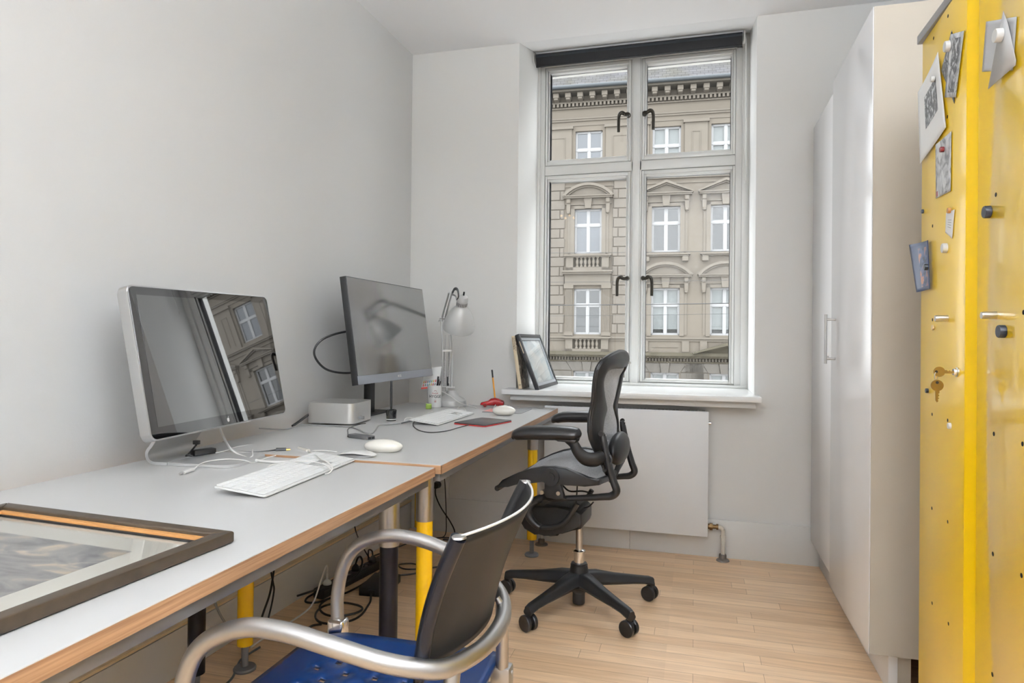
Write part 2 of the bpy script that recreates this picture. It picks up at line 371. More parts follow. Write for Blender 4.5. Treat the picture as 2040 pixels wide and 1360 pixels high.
# ------------------------------------------------------------------ window
win = bpy.data.objects.new('window_1', None); COL.objects.link(win); win.location = (1.29, 4.08, .85); win['kind'] = 'structure'
YF = 4.08
mb = MB()
def bx(x0, y0, z0, x1, y1, z1, bev=.003): mb.box(x0, y0, z0, x1, y1, z1, bev=bev)
# outer frame with stepped profile
bx(.640, YF, .85, .700, YF+.10, 2.90); bx(1.850, YF, .85, 1.930, YF+.10, 2.90); bx(.640, YF, 2.845, 1.93, YF+.10, 2.94); bx(.70, YF+.01, .846, 1.85, YF+.1, .866)
bx(.640, YF-.02, .85, .672, YF+.02, 2.90); bx(1.885, YF-.02, .85, 1.93, YF+.02, 2.90); bx(.64, YF-.025, .845, 1.93, YF+.02, .862)
bx(1.253, YF-.012, .86, 1.297, YF+.09, 2.86); bx(.70, YF+.004, 2.16, 1.85, YF+.09, 2.218)
bx(1.243, YF+.004, .86, 1.307, YF+.09, 2.86, .004)
mb.build('window_frame', M_winpaint, win, world=True)
def sash(x0, x1, z0, z1, gx0, gx1, gz0, gz1, side):
    mb = MB()
    for (a, b, c, d) in ((x0, z0, gx0, z1), (gx1, z0, x1, z1), (gx0, z0, gx1, gz0), (gx0, gz1, gx1, z1)):
        mb.box(a, YF+.012, b, c, YF+.07, d, bev=.0025)
    e = .012
    for (a, b, c, d) in ((x0+.004, z0+.004, gx0-e, z1-.004), (gx1+e, z0+.004, x1-.004, z1-.004), (gx0-e, z0+.004, gx1+e, gz0-e), (gx0-e, gz1+e, gx1+e, z1-.004)):
        mb.box(a, YF-.002, b, c, YF+.03, d, bev=.003)
    s = mb.build('sash', M_winpaint, win, world=True)
    g = MB(); g.box(gx0-.004, YF+.05, gz0-.004, gx1+.004, YF+.054, gz1+.004); g.build('pane', M_glass, s, world=True)
    g = MB()
    for (a, b, c, d) in ((gx0, gz0, gx0+.0022, gz1), (gx1-.0022, gz0, gx1, gz1), (gx0, gz1-.0022, gx1, gz1)): g.box(a, YF+.0485, b, c, YF+.0495, d)
    g.build('gasket', mat('dark_gasket', (.10, .10, .12), .5), s, world=True)
    return s
for (gx0, gx1, sd) in ((.730, 1.213, 1), (1.334, 1.823, -1)):
    x0, x1 = gx0-.030, gx1+.030
    for (gz0, gz1, hz) in ((2.258, 2.808, 2.50), (.888, 2.122, 1.50)):
        s = sash(x0, x1, gz0-.040+(.018 if gz0 < 1 else 0), gz1+.037, gx0, gx1, gz0, gz1, sd)
        hx = gx1+.012 if sd == 1 else gx0-.012; k = -sd
        h = MB().tube([(hx, YF-.004, hz), (hx, YF-.035, hz-.002), (hx+k*.018, YF-.05, hz-.006), (hx+k*.036, YF-.05, hz+.004), (hx+k*.050, YF-.05, hz-.006), (hx+k*.055, YF-.05, hz-.035), (hx+k*.055, YF-.05, hz-.112)], [.013, .011, .0105, .012, .0105, .0095, .009], n=10)
        h.cyl((hx, YF-.001, hz), (hx, YF-.008, hz), .014)
        h.build('window_handle', mat('dark_bronze', S(52, 48, 40), .35, metal=.5), s, world=True)['label'] = 'dark bronze handle'
mb = MB()
mb.prism([(.612, 3.462), (1.948, 3.462), (1.948, D-.001), (X1-.001, D-.001), (X1-.001, 4.06), (X0+.001, 4.06), (X0+.001, D-.001), (.612, D-.001)], .846, h0=.818, bev=.003)
mb.build('window_sill', M_sill, win, world=True)
MB().box(.65, 3.50, .786, 1.925, D-.001, .8175, bev=.002).build('sill_apron', M_trim, win, world=True)
# roller blind
t = thing('roller_blind', 'black roller blind rolled up at the top of the window', 'blind', (1.27, 3.97, 2.855))
mb = MB().cyl((.668, 3.97, 2.858), (1.875, 3.97, 2.858), .030, 28)
mb.build('fabric_roll', mat('blind_fabric', S(56, 61, 68), .4), t, world=True)
mb = MB().box(.672, 3.938, 2.797, 1.873, 3.941, 2.855); mb.box(.672, 3.934, 2.794, 1.873, 3.945, 2.806, bev=.002); mb.build('hem_bar', mat('blind_hem', S(22, 22, 26), .5), t, world=True)
for x, s in ((.655, 1), (1.886, -1)):
    mb = MB().cyl((x-.004, 3.97, 2.858), (x+.004, 3.97, 2.858), .036, 28); mb.tube([(x, 3.97+.034*cos(a), 2.858+.034*sin(a)) for a in [k*pi/6 for k in range(12)]], .004, closed=True)
    mb.box(x-.004, 3.96, 2.86, x+.004, 4.08, 2.90); mb.build('bracket', M_white, t, world=True)
MB().tube([(1.893, 3.955, 2.858), (1.894, 3.95, 2.5), (1.895, 3.95, 2.06), (1.899, 3.95, 2.03), (1.903, 3.96, 2.06), (1.901, 3.975, 2.5), (1.899, 3.985, 2.858)], .0022, n=6).build('pull_cord', M_white, t, world=True)
# radiator
t = thing('radiator', 'flat white panel radiator under the window', 'radiator', (1.27, 3.53, .125))
MB().box(.845, 3.496, .125, 1.70, 3.512, .762, bev=.004).build('front_panel', M_rad, t, world=True)
MB().box(.848, 3.512, .128, 1.697, 3.572, .755).build('side_panel', M_rad, t, world=True)
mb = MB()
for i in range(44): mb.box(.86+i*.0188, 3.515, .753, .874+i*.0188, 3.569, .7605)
mb.build('top_grille', mat('grille_grey', S(150, 148, 145), .5), t, world=True)  # grille bars in a darker grey than the panel
MB().box(1.252, 3.478, .57, 1.287, 3.496, .655, bev=.002).build('heat_meter', M_white, t, world=True)['label'] = 'small white heat meter on the panel'
MB().box(1.262, 3.4775, .605, 1.279, 3.4785, .63).build('meter_display', M_black, t, world=True)
MB().cyl((1.70, 3.53, .70), (1.712, 3.53, .70), .008).build('bleed_valve', M_chrome, t, world=True)
mb = MB().cyl((1.70, 3.54, .170), (1.709, 3.54, .170), .014, 12); mb.cyl((1.709, 3.54, .170), (1.724, 3.54, .170), .019, 6); mb.cyl((1.724, 3.54, .170), (1.744, 3.54, .170), .011, 12); mb.cyl((1.742, 3.54, .170), (1.752, 3.54, .170), .015, 12)
mb.build('valve_coupling', mat('old_brass', S(120, 95, 62), .45, metal=.8, var=.35, vscale=60), t, world=True)
mb = MB().tube([(1.751, 3.54, .170), (1.764, 3.54, .168), (1.773, 3.54, .158), (1.775, 3.54, .14), (1.775, 3.54, .0)], .0105, n=12); mb.cyl((1.775, 3.54, .118), (1.775, 3.54, .127), .014)
mb.build('supply_pipe', mat('pipe_paint', S(214, 208, 196), .5, var=.05, vscale=30), t, world=True)
MB().lathe([(.033, 0), (.031, .006), (.018, .012), (.018, .03), (.016, .034)], 24, Matrix.Translation((1.775, 3.54, 0))).build('floor_collar', mat('collar_grey', S(120, 112, 105), .45, metal=.5), t, world=True)
mb = MB().cyl((.83, 3.54, 0), (.83, 3.54, .17), .0105); mb.cyl((.83, 3.54, .17), (.846, 3.54, .17), .0105); mb.build('return_pipe', MATS['pipe_paint'], t, world=True)
MB().lathe([(.036, 0), (.034, .006), (.018, .012), (.018, .03)], 24, Matrix.Translation((.83, 3.52, 0))).build('floor_collar', MATS['collar_grey'], t, world=True)
# wall socket with plug
t = thing('wall_socket', 'white wall socket under the far desk with a black plug in it', 'socket', (.20, D, .27))
MB().box(.14, D-.012, .19, .262, D-.001, .36, bev=.002).build('cover_plate', M_trim, t, world=True)
MB().box(.165, D-.018, .225, .245, D-.012, .32, bev=.002).build('socket_insert', M_white, t, world=True)
mb = MB().cyl((.196, D-.018, .272), (.196, D-.055, .272), .022, 24, .018); mb.build('plug', M_black, t, world=True)

# ------------------------------------------------------------------ building across the street
TH = radians(3)
_S0 = S
def S(r, g, b): return tuple(.172*c for c in _S0(r, g, b))
bld = thing('apartment_building', 'beige stucco apartment building with slate roof and white windows across the street', 'building', (CAM.x, 28.0, 0), TH)
M_stuc = mat('stucco', S(207, 193, 173), .85, var=.10, vscale=1.1, bump=.3, bscale=25)
M_stuc2 = mat('stucco_trim', S(206, 193, 174), .8, var=.12, vscale=2.5)
M_stucg = mat('weathered_stone', S(150, 140, 124), .9, var=.25, vscale=3)
M_fwin = mat('far_window_paint', tuple(1.4*c for c in S(240, 240, 240)), .4)
M_dark = mat('dark_interior', S(74, 78, 76), .6, var=.3, vscale=.8)
M_fglass = mat('far_pane', S(70, 76, 78), .04, spec=.7, coat=.5, var=.35, vscale=.6)
M_fblind = mat('far_blind', S(205, 212, 212), .5)
M_fsky = mat('far_pane_bluish', S(120, 130, 142), .04, spec=.7, coat=.5, var=.15, vscale=.6)
PM = frameM((0, 0, 0), (1, 0, 0), (0, 0, 1), (0, -1, 0))
def fb(mb, u0, u1, z0, z1, pr, y0=0.0, bev=0): mb.box(u0, -pr, z0, u1, y0, z1, bev=bev); return mb
UC = [-9.97, -7.62, -4.40, -1.18, 1.17, 3.52, 5.87, 8.22, 10.57, 12.92, 15.27, 17.62, 19.97, 22.32, 24.67, 27.02]
ROWS = [(-2.1, -.20), (1.36, 3.30), (4.79, 6.68), (8.15, 10.0)]
U0, U1, ZB, ZT = -12.2, 29.0, -7.5, 11.7
# wall with real openings
mb = MB()
us = [U0]
for c in UC: us += [c-.575, c+.575]
us.append(U1)
zs = [ZB]
for a, b in ROWS: zs += [a, b]
zs.append(ZT)
for i in range(len(us)-1):
    if i % 2 == 0: mb.box(us[i], 0, ZB, us[i+1], .35, ZT)
    else:
        for j in range(0, len(zs)-1, 2): mb.box(us[i], 0, zs[j], us[i+1], .35, zs[j+1])
mb.box(U0, .35, ZB, U1, .6, ZT)
mb.build('wall', M_stuc, bld, smooth=False)
# rusticated blocks on the bay
M_blk = mat('stucco_blocks', S(205, 193, 177), .85, var=.12, vscale=1.6)
for (a, b) in ((-6.02, -5.42), (-3.38, -2.78)):
    mb = MB(); rh = .405; z = 1.40; k = 0
    while z < 7.75:
        cut = a+.42+.2*(k % 2)*(1 if a < -5 else -1)-(.18 if a > -5 else 0)
        for (p, q) in [(a-.9 if a < -5 else a, cut), (cut, b+(.55 if a > -5 else 0))]: mb.box(p+.012, -.05, z+.014, q-.012, .02, z+rh-.014, bev=.018, seg=1)
        z += rh; k += 1
    mb.build('rusticated_blocks', M_blk, bld)
# bands and cornices
mb = MB()
for (z0, z1, p) in ((7.90, 7.98, .16), (7.82, 7.90, .10), (7.62, 7.66, .04), (1.20, 1.27, .12), (1.10, 1.20, .05), (10.50, 10.56, .10), (10.42, 10.50, .06), (10.22, 10.26, .03), (10.95, 11.0, .10), (11.16, 11.22, .16), (-.55, -.5, .04)):
    fb(mb, U0, U1, z0, z1, p)
mb.build('string_course', M_stuc2, bld, smooth=False)
mb = MB(); fb(mb, U0, U1, .50, .60, .34); fb(mb, U0, U1, .42, .50, .22); fb(mb, U0, U1, .22, .27, .10); fb(mb, U0, U1, .60, .64, .30)
mb.build('lower_cornice', mat('mossy_stone', S(158, 148, 122), .9, var=.3, vscale=2.5), bld, smooth=False)
mb = MB()
u = U0
while u < U1: mb.box(u, -.17, .28, u+.07, 0, .40); u += .125
mb.build('lower_dentils', M_stucg, bld, smooth=False)['kind'] = 'stuff'
mb = MB(); u = U0
while u < U1: mb.box(u, -.20, 11.02, u+.09, 0, 11.15); u += .165
mb.build('dentils', M_stuc2, bld, smooth=False)['kind'] = 'stuff'
mb = MB(); u = U0+.2
while u < U1:
    mb.box(u, -.52, 11.30, u+.24, 0, 11.50, bev=.02, seg=1); mb.box(u+.03, -.50, 11.22, u+.21, -.10, 11.30, bev=.02, seg=1); u += .51
mb.build('modillions', M_stuc2, bld, smooth=False)
mb = MB(); fb(mb, U0, U1, 11.50, 11.60, .66); mb.build('eaves', M_stucg, bld, smooth=False)
mb = MB().tube([(U0, -.70, 11.66), (U1, -.70, 11.66)], .085, smooth=False, n=14); fb(mb, U0, U1, 11.60, 11.64, .72); mb.build('gutter', mat('zinc_gutter', S(132, 140, 145), .5, metal=.3, var=.1, vscale=5), bld)
# slate roof
def slates():
    m = bpy.data.materials.new('slate'); m.use_nodes = True; n = m.node_tree.nodes; l = m.node_tree.links; b = n['Principled BSDF']
    tc = n.new('ShaderNodeTexCoord'); nzw = n.new('ShaderNodeTexNoise'); nzw.inputs['Scale'].default_value = 3
    mxv = n.new('ShaderNodeVectorMath'); mxv.operation = 'MULTIPLY_ADD'; mxv.inputs[1].default_value = (.06, .06, .06); l.new(tc.outputs['Object'], nzw.inputs['Vector']); l.new(nzw.outputs['Color'], mxv.inputs[0]); l.new(tc.outputs['Object'], mxv.inputs[2])
    br = n.new('ShaderNodeTexBrick'); br.inputs['Scale'].default_value = 1; br.inputs['Brick Width'].default_value = .30; br.inputs['Row Height'].default_value = .145; br.inputs['Mortar Size'].default_value = .008; br.inputs['Mortar Smooth'].default_value = .2
    br.inputs['Color1'].default_value = (*S(186, 184, 187), 1); br.inputs['Color2'].default_value = (*S(166, 164, 167), 1); br.inputs['Mortar'].default_value = (*S(122, 120, 121), 1)
    l.new(mxv.outputs[0], br.inputs['Vector'])
    nz = n.new('ShaderNodeTexNoise'); nz.inputs['Scale'].default_value = .9; nz.inputs['Detail'].default_value = 6; l.new(tc.outputs['Object'], nz.inputs['Vector'])
    rp = n.new('ShaderNodeValToRGB'); rp.color_ramp.elements[0].position = .4; rp.color_ramp.elements[0].color = (1, 1, 1, 1); rp.color_ramp.elements[1].position = .65; rp.color_ramp.elements[1].color = (.86, .84, .70, 1); l.new(nz.outputs['Fac'], rp.inputs[0])
    mx = n.new('ShaderNodeMix'); mx.data_type = 'RGBA'; mx.blend_type = 'MULTIPLY'; mx.inputs[0].default_value = 1; l.new(br.outputs['Color'], mx.inputs[6]); l.new(rp.outputs[0], mx.inputs[7]); l.new(mx.outputs[2], b.inputs['Base Color']); b.inputs['Roughness'].default_value = .85; b.inputs['Specular IOR Level'].default_value = .2
    return m
rs = radians(56); rd = 6.5
roof = MB().box(U0, 0, -.1, U1, rd, 0).build('roof', slates(), bld, smooth=False)
roof.location = (0, -.66, 11.68); roof.rotation_euler = (rs, 0, 0)
def onroof(name, pts_uv, build):   # small things standing on the slope, children of the roof
    pass
mb = MB()
for (u, v) in ((-3.87, 1.35), (1.02, 1.35), (5.1, 1.3)): mb = MB().box(u-.16, v-.13, 0, u+.16, v+.13, .12, bev=.01); mb.build('roof_vent', mat('light_metal_vent', S(214, 218, 222), .4), roof)
for (u, v) in ((-4.35, 1.62), (-.62, 1.62), (1.25, 1.75)): MB().lathe([(.15, 0), (.12, .10), (.02, .15)], 18, Matrix.Translation((u, v, 0))).build('roof_cowl', mat('dark_vent', S(92, 94, 98), .5), roof)
mb = MB().box(-2.0, .98, 0, -1.55, 1.42, .10, bev=.01); mb.build('skylight', mat('skylight_frame', S(150, 156, 160), .4), roof); 
MB().box(-1.93, 1.04, .1, -1.62, 1.36, .105).build('skylight_glass', M_fsky, roof)
mb = MB().prism([(-6.35, .35), (-6.2, .35), (-5.35, 1.75), (-5.5, 1.75)], .05); mb.build('ridge_flashing', mat('flashing', S(206, 214, 222), .4), roof)
MB().prism([(-8.2, .35), (-6.35, .35), (-5.5, 1.75), (-8.2, 1.75)], .03).build('side_slope', mat('side_slates', S(172, 176, 182), .6, var=.1, vscale=8), roof)

def fwindow(c, z0, z1, kind, split=.36):
    w2 = .575; y = .13
    mb = MB(); t = .055
    def q(a, b, cc, d, p=0): mb.box(a, y-p, b, cc, y+.06, d)
    q(c-w2, z0, c-w2+t, z1); q(c+w2-t, z0, c+w2, z1); q(c-w2, z0, c+w2, z0+t); q(c-w2, z1-t, c+w2, z1)
    zt = z1-(z1-z0)*split
    q(c-.045, z0, c+.045, z1, .015); q(c-w2, zt-.05, c+w2, zt+.05, .02)
    for sx in (-1, 1):      # casement rails
        a, b = sorted((c+sx*.045, c+sx*(w2-t)))
        for (p, r) in ((z0+t, zt-.05), (zt+.05, z1-t)):
            s_ = .028
            q(a, p, a+s_, r, .006); q(b-s_, p, b, r, .006); q(a, p, b, p+s_, .006); q(a, r-s_, b, r, .006)
    f = mb.build('window', M_fwin, bld, smooth=False)
    MB().box(c-w2+t, y+.03, z0+t, c+w2-t, y+.036, z1-t).build('pane', M_glass if kind == 'blind' else (M_fsky if kind == 'sky' else M_fglass), f, smooth=False)
    if kind == 'blind':
        MB().box(c-w2+.06, y+.08, z0+.24, c+w2-.06, y+.09, z1-.05).build('blind', M_fblind, f, smooth=False)
        MB().box(c-w2+.02, y+.2, z0, c+w2-.02, y+.21, z1).build('room_behind', M_dark, f, smooth=False)
    return f
def arc_ped(mb, c, hw, zb, rise, p, t=.10):
    R = (hw*hw+rise*rise)/(2*rise); zc = zb+rise-R; a = math.asin(hw/R)
    def band(R0, R1, pp):
        o = [(c+R1*sin(-a+2*a*i/20), zc+R1*cos(-a+2*a*i/20)) for i in range(21)]; i_ = [(c+R0*sin(a-2*a*i/20), zc+R0*cos(a-2*a*i/20)) for i in range(21)]
        for k in range(20):
            mb.prism([o[k], i_[20-k], i_[19-k], o[k+1]], pp, M=PM)
    band(R-t, R+.01, p); band(R-t-.07, R-t, p*.65)
    mb.prism([(c-hw+.1, zb)]+[(c+(R-t)*sin(-a+2*a*i/16)*.94, max(zb, zc+(R-t)*cos(-a+2*a*i/16))) for i in range(17)]+[(c+hw-.1, zb)], p*.35, M=PM)
def tri_ped(mb, c, hw, zb, rise, p, t=.11):
    for s in (-1, 1):
        mb.prism([(c+s*hw, zb), (c+s*hw, zb+.05), (c, zb+rise), (c, zb+rise-t)][::s], p, M=PM)
        mb.prism([(c+s*hw*.93, zb), (c, zb+rise-t), (c, zb+rise-t-.07)][::s], p*.65, M=PM)
    mb.prism([(c-hw+.1, zb), (c+hw-.1, zb), (c, zb+rise-t)], p*.3, M=PM)
def surround(c, z0, z1, ped, L=False):
    mb = MB()
    # architrave
    for (a, b, cc, d) in ((c-.575-.17, z0-.04, c-.575, z1+.12), (c+.575, z0-.04, c+.575+.17, z1+.12), (c-.745, z1, c+.745, z1+.13)): fb(mb, a, cc, b, d, .06)
    fb(mb, c-.745, c+.745, z1+.16, z1+.19, .09)
    zb = z1+.50
    fb(mb, c-.98, c+.98, z1+.19, zb-.05, .05)
    fb(mb, c-1.03, c+1.03, zb-.07, zb, .24); fb(mb, c-1.06, c+1.06, zb, zb+.04, .30)
    if ped == 'arc': arc_ped(mb, c, 1.08, zb+.03, .52, .30)
    else: tri_ped(mb, c, 1.08, zb+.03, .52, .30)
    mb.prism([(c-.12, z1+.0), (c+.12, z1), (c+.17, zb-.07), (c-.17, zb-.07)], .16, M=PM)     # keystone
    for s in (-1, 1):                                                              # consoles
        mb.prism([(c+s*.83-.07, zb-.07-.62), (c+s*.83+.07, zb-.07-.62), (c+s*.83+.09, zb-.07), (c+s*.83-.09, zb-.07)], .13, M=PM)
        mb.box(c+s*.83-.09, -.2, zb-.28, c+s*.83+.09, 0, zb-.07, bev=.03, seg=1)
        mb.box(c+s*.83-.06, -.17, zb-.72, c+s*.83+.06, 0, zb-.60, bev=.03, seg=1)
        fb(mb, c+s*.80-.06, c+s*.80+.06, z0, zb-.7, .03)
    mb.build('window_surround', M_stuc2, bld, smooth=False)
def baluster(zc, h): return [(.075, 0), (.075, .04*h/.4), (.04, .08*h/.4), (.055, .14*h/.4), (.075, .20*h/.4), (.06, .27*h/.4), (.035, .33*h/.4), (.06, .37*h/.4), (.075, h)]
def balcony(c, zt, h):
    mb = MB(); fb(mb, c-.98, c+1.0, zt, zt+.06, .30); fb(mb, c-.95, c+.95, zt-.05, zt, .22)
    fb(mb, c-.90, c-.60, zt-h-.22, zt-.05, .18); fb(mb, c+.60, c+.90, zt-h-.22, zt-.05, .18); fb(mb, c-.90, c+.90, zt-h-.22, zt-h-.05, .18)
    mb.build('balustrade', M_stuc2, bld, smooth=False)
    MB().box(c-.6, -.06, zt-h-.05, c+.6, 0, zt-.05).build('balustrade_back', M_stucg, bld, smooth=False)
    for i in range(7):
        if i: MB().lathe([(r*.95, z) for r, z in baluster(0, h)], 12, Matrix.Translation((c-.6+i*.171, -.13, zt-h-.05))).build('baluster', M_stuc2, bld)
for i, c in enumerate(UC):
    bay = (i == 2)
    fwindow(c, *ROWS[3], 'blind' if i in (3, 4, 5) else 'sky', .5 if False else .42)
    fwindow(c, *ROWS[2], 'dark' if i != 2 else 'sky')
    fwindow(c, *ROWS[1], 'dark' if i <= 2 else 'blind')
    fwindow(c, *ROWS[0], 'blind')
    surround(c, *ROWS[2], 'arc' if bay else 'tri')
    if not bay:
        surround(c, *ROWS[1], 'arc')
        mb = MB(); fb(mb, c-.98, c+.98, 4.66, 4.72, .24); fb(mb, c-.92, c+.92, 4.60, 4.66, .16)
        for s in (-1, 1): mb.box(c+s*.78-.13, -.2, 4.38, c+s*.78+.13, 0, 4.60, bev=.03, seg=1)
        mb.build('window_ledge', M_stuc2, bld, smooth=False)
        mb = MB()
        for s in (-1, 1): fb(mb, c+s*.82-.14, c+s*.82+.14, .66, 1.12, .08)
        fb(mb, c-.5, c+.5, .85, .88, .03); mb.build('apron_panel', M_stuc2, bld, smooth=False)
    else:
        balcony(c, 4.66, .42); balcony(c, 1.20, .40)
        mb = MB()
        fb(mb, c-1.06, c+1.06, 3.98, 4.05, .34); fb(mb, c-1.02, c+1.02, 3.90, 3.98, .26); fb(mb, c-.96, c+.96, 3.50, 3.90, .10); fb(mb, c-.99, c+.99, 3.44, 3.50, .14)
        for s in (-1, 1):
            a = c+s*.79
            fb(mb, a-.20, a+.20, 3.30, 3.44, .14); fb(mb, a-.15, a+.15, 1.40, 3.30, .06); fb(mb, a-.19, a+.19, 1.30, 1.44, .12)
            for k in range(5): fb(mb, a-.13+k*.058, a-.105+k*.058, 1.5, 3.2, .08)
        mb.build('window_surround', M_stuc2, bld, smooth=False)
    # top floor pilaster panels between windows
    nx = UC[i+1] if i+1 < len(UC) else None
    if nx:
        a, b = c+.72, nx-.72
        mb = MB(); fb(mb, a-.06, b+.06, 10.08, 10.20, .16); fb(mb, a, b, 8.0, 10.08, .08); fb(mb, a+.28, b-.28, 9.70, 9.74, .10)
        fb(mb, a+.28, a+.31, 8.2, 9.7, .10); fb(mb, b-.31, b-.28, 8.2, 9.7, .10)
        mb.build('pilaster_panel', M_stuc2, bld, smooth=False)
    # ground-floor wedge stones
    mb = MB()
    for s in (-1, 1):
        mb.prism([(c+s*.16, -.18), (c+s*.62, -.18), (c+s*.85, .2), (c+s*.22, .2)][::s], .05, M=PM)
        mb.prism([(c+s*.64, -.16), (c+s*1.55, -.16), (c+s*1.55, .2), (c+s*.89, .2)][::s], .05, M=PM)
        mb.prism([(c+s*.64, -.58), (c+s*1.55, -.58), (c+s*1.55, -.20), (c+s*.64, -.20)][::s], .05, M=PM)
    mb.prism([(c-.14, -.20), (c+.14, -.20), (c+.20, .2), (c-.20, .2)], .11, M=PM)
    mb.build('wedge_stones', mat('grey_ashlar', S(182, 174, 162), .85, var=.1, vscale=2), bld, smooth=False)
mb = MB(); tri_ped(mb, 1.22, 1.30, .60, .46, .55, .12); mb.build('door_pediment', MATS['mossy_stone'], bld, smooth=False)
MB().box(-11.9, -.02, -7.5, 8, -.01, -3).build('ground_floor_render', M_stucg, bld, smooth=False)
# overhead street wires
S = _S0
GW = 'overhead wires strung across the street'
YW = 15.5; XP = (-17.0, 20.0)
for x, lab in zip(XP, ('grey steel pole in the street, left of the window view', 'grey steel pole in the street, right of the window view')):
    tp = thing('street_pole', lab, 'pole', (x, YW, -7.5)); MB().lathe([(.16, 0), (.11, 15.2), (.02, 15.3)], 16).build('pole_shaft', M_greymetal, tp)
for (py, r, lab) in ((607, .010, 'thickest dark overhead wire, at the level of the opposite second-row transoms'), (503, .006, 'thin overhead wire just above the upper stone balustrade outside'), (561, .005, 'thin overhead wire crossing behind the lower window handles'), (628, .004, 'faint overhead wire below the thickest one')):
    a = at(1088, py+2, 1, YW); b = at(1456, py-3, 1, YW); sl = (b.z-a.z)/(b.x-a.x)
    pts = [Vector((x, YW, a.z+sl*(x-a.x)+(.0012*((x-1.5)**2)))) for x in (XP[0], -12, -7, -2, 1.5, 6, 11, 16, XP[1])]
    tag(MB().tube(pts, r, n=5).build('overhead_wire', M_cable_b), lab, 'wire', GW)
mb = MB().box(-40, 4.4, -7.6, 40, 40, -7.5); struct(mb.build('street', mat('asphalt', S(120, 118, 115), .9)))

# ------------------------------------------------------------------ desks
DZ1, DZ2 = .746, .752
GLEG = 'round desk legs'
def desk(y0, y1, xb, xf, zt, legs, label):
    t = thing('desk', label, 'desk', ((xb+xf)/2, (y0+y1)/2, 0))
    TH_ = .026
    MB().box(xb+.0015, y0+.0015, zt-.0245, xf-.0015, y1-.0015, zt, bev=.0008, seg=1).build('tabletop', M_white_lam, t, world=True)
    mb = MB()
    for (a, b, c, d) in ((xb, y0, xf, y0+.0015), (xb, y1-.0015, xf, y1), (xb, y0, xb+.0015, y1), (xf-.0015, y0, xf, y1)): mb.box(a, b, zt-TH_, c, d, zt-.0012)
    mb.build('edge_band', M_ply, t, world=True)
    for (a, b) in ((xf-.034, xf-.012), (xb+.03, xb+.055)): MB().box(a, y0+.02, zt-.052, b, y1-.02, zt-TH_-.0005, bev=.002).build('steel_rail', M_greymetal, t, world=True)
    for (x, y, m, lab) in legs:
        g = MB().lathe([(.0255, .085), (.0255, zt-.053)], 32, Matrix.Translation((x, y, 0))).build('leg', m, t, world=True); g['label'] = lab
        MB().lathe([(.0285, .55), (.0285, zt-.0275)], 32, Matrix.Translation((x, y, 0))).build('leg_sleeve', M_sleeve, g, world=True)
        MB().lathe([(.036, 0), (.037, .006), (.034, .011), (.0115, .014), (.0115, .088)], 28, Matrix.Translation((x, y, 0))).build('foot', M_foot, g, world=True)
    return t
desk(.22, 1.785, .035, .905, DZ1, [(.82, 1.665, M_blackleg, 'dark blue leg'), (.16, 1.70, M_blackleg, 'dark blue leg'), (.82, .34, M_blackleg, 'dark blue leg'), (.16, .34, M_blackleg, 'dark blue leg')], 'nearer white desk on dark blue legs with the framed picture and aluminium monitor')
desk(1.791, 3.484, .045, .922, DZ2, [(.815, 1.925, M_yellow, 'yellow leg'), (.178, 1.905, M_yellow, 'yellow leg'), (.822, 3.33, M_yellow, 'yellow leg'), (.178, 3.36, M_yellow, 'yellow leg')], 'further white desk on yellow legs reaching to the window wall')

# ------------------------------------------------------------------ aluminium monitor
def mon_frame(c, yaw, tilt, roll=0):
    w_ = Vector((-sin(yaw), cos(yaw), 0)); n = Vector((cos(yaw), sin(yaw), 0)); up = Vector((0, 0, 1))*cos(tilt)-n*sin(tilt)
    w2 = w_*cos(roll)+up*sin(roll); up2 = up*cos(roll)-w_*sin(roll)
    return frameM(c, w2, up2, w2.cross(up2))
W1, H1 = .63, .43
MM = mon_frame((.183, 1.749, 1.051), radians(1.5), radians(11.2), radians(.85))
t = thing('monitor', 'wide aluminium monitor with black glass front on the nearer desk', 'monitor', (.22, 1.66, DZ1))
case = MB().prism(rrect(W1, H1, .021, 8), .0, h0=-.033, M=MM, bev=.003, seg=3).build('aluminium_casing', M_alu, t, world=True)
MB().prism(rrect(W1-.009, H1-.009, .018, 8), .0012, h0=.0, M=MM).build('glass_front', M_dglass, t, world=True)
scr = MB().prism([(-W1/2+.029, -H1/2+.036), (W1/2-.029, -H1/2+.036), (W1/2-.029, H1/2-.027), (-W1/2+.029, H1/2-.027)], .0016, h0=.0012, M=MM).build('screen', M_screen, t, world=True)
# bitten fruit mark on the bezel
def fruit(s):
    L = []
    for k in range(40):
        a = 2*pi*k/40; r = 1+.10*cos(2*a)*(-1)-.10*math.exp(-((a-pi/2)/.35)**2)-.06*math.exp(-((a-3*pi/2)/.3)**2)
        x, y = r*cos(a)*.92, r*sin(a)
        d = sqrt((x-1.15)**2+(y-.12)**2)
        if d < .50: x = 1.15-(.50)*((1.15-x)/max(d, 1e-3)); y = .12+.50*((y-.12)/max(d, 1e-3))
        L.append((x*s, y*s))
    return L
mb = MB().prism(fruit(.0062), .0018, h0=.0012, M=MM @ Matrix.Translation((0, -H1/2+.019, 0)))
mb.prism([(0, .0068), (.0012, .0095), (.0035, .0108), (.0030, .0082)], .0018, h0=.0012, M=MM @ Matrix.Translation((0, -H1/2+.0195, 0)))
mb.build('apple_mark', M_white, t, world=True)
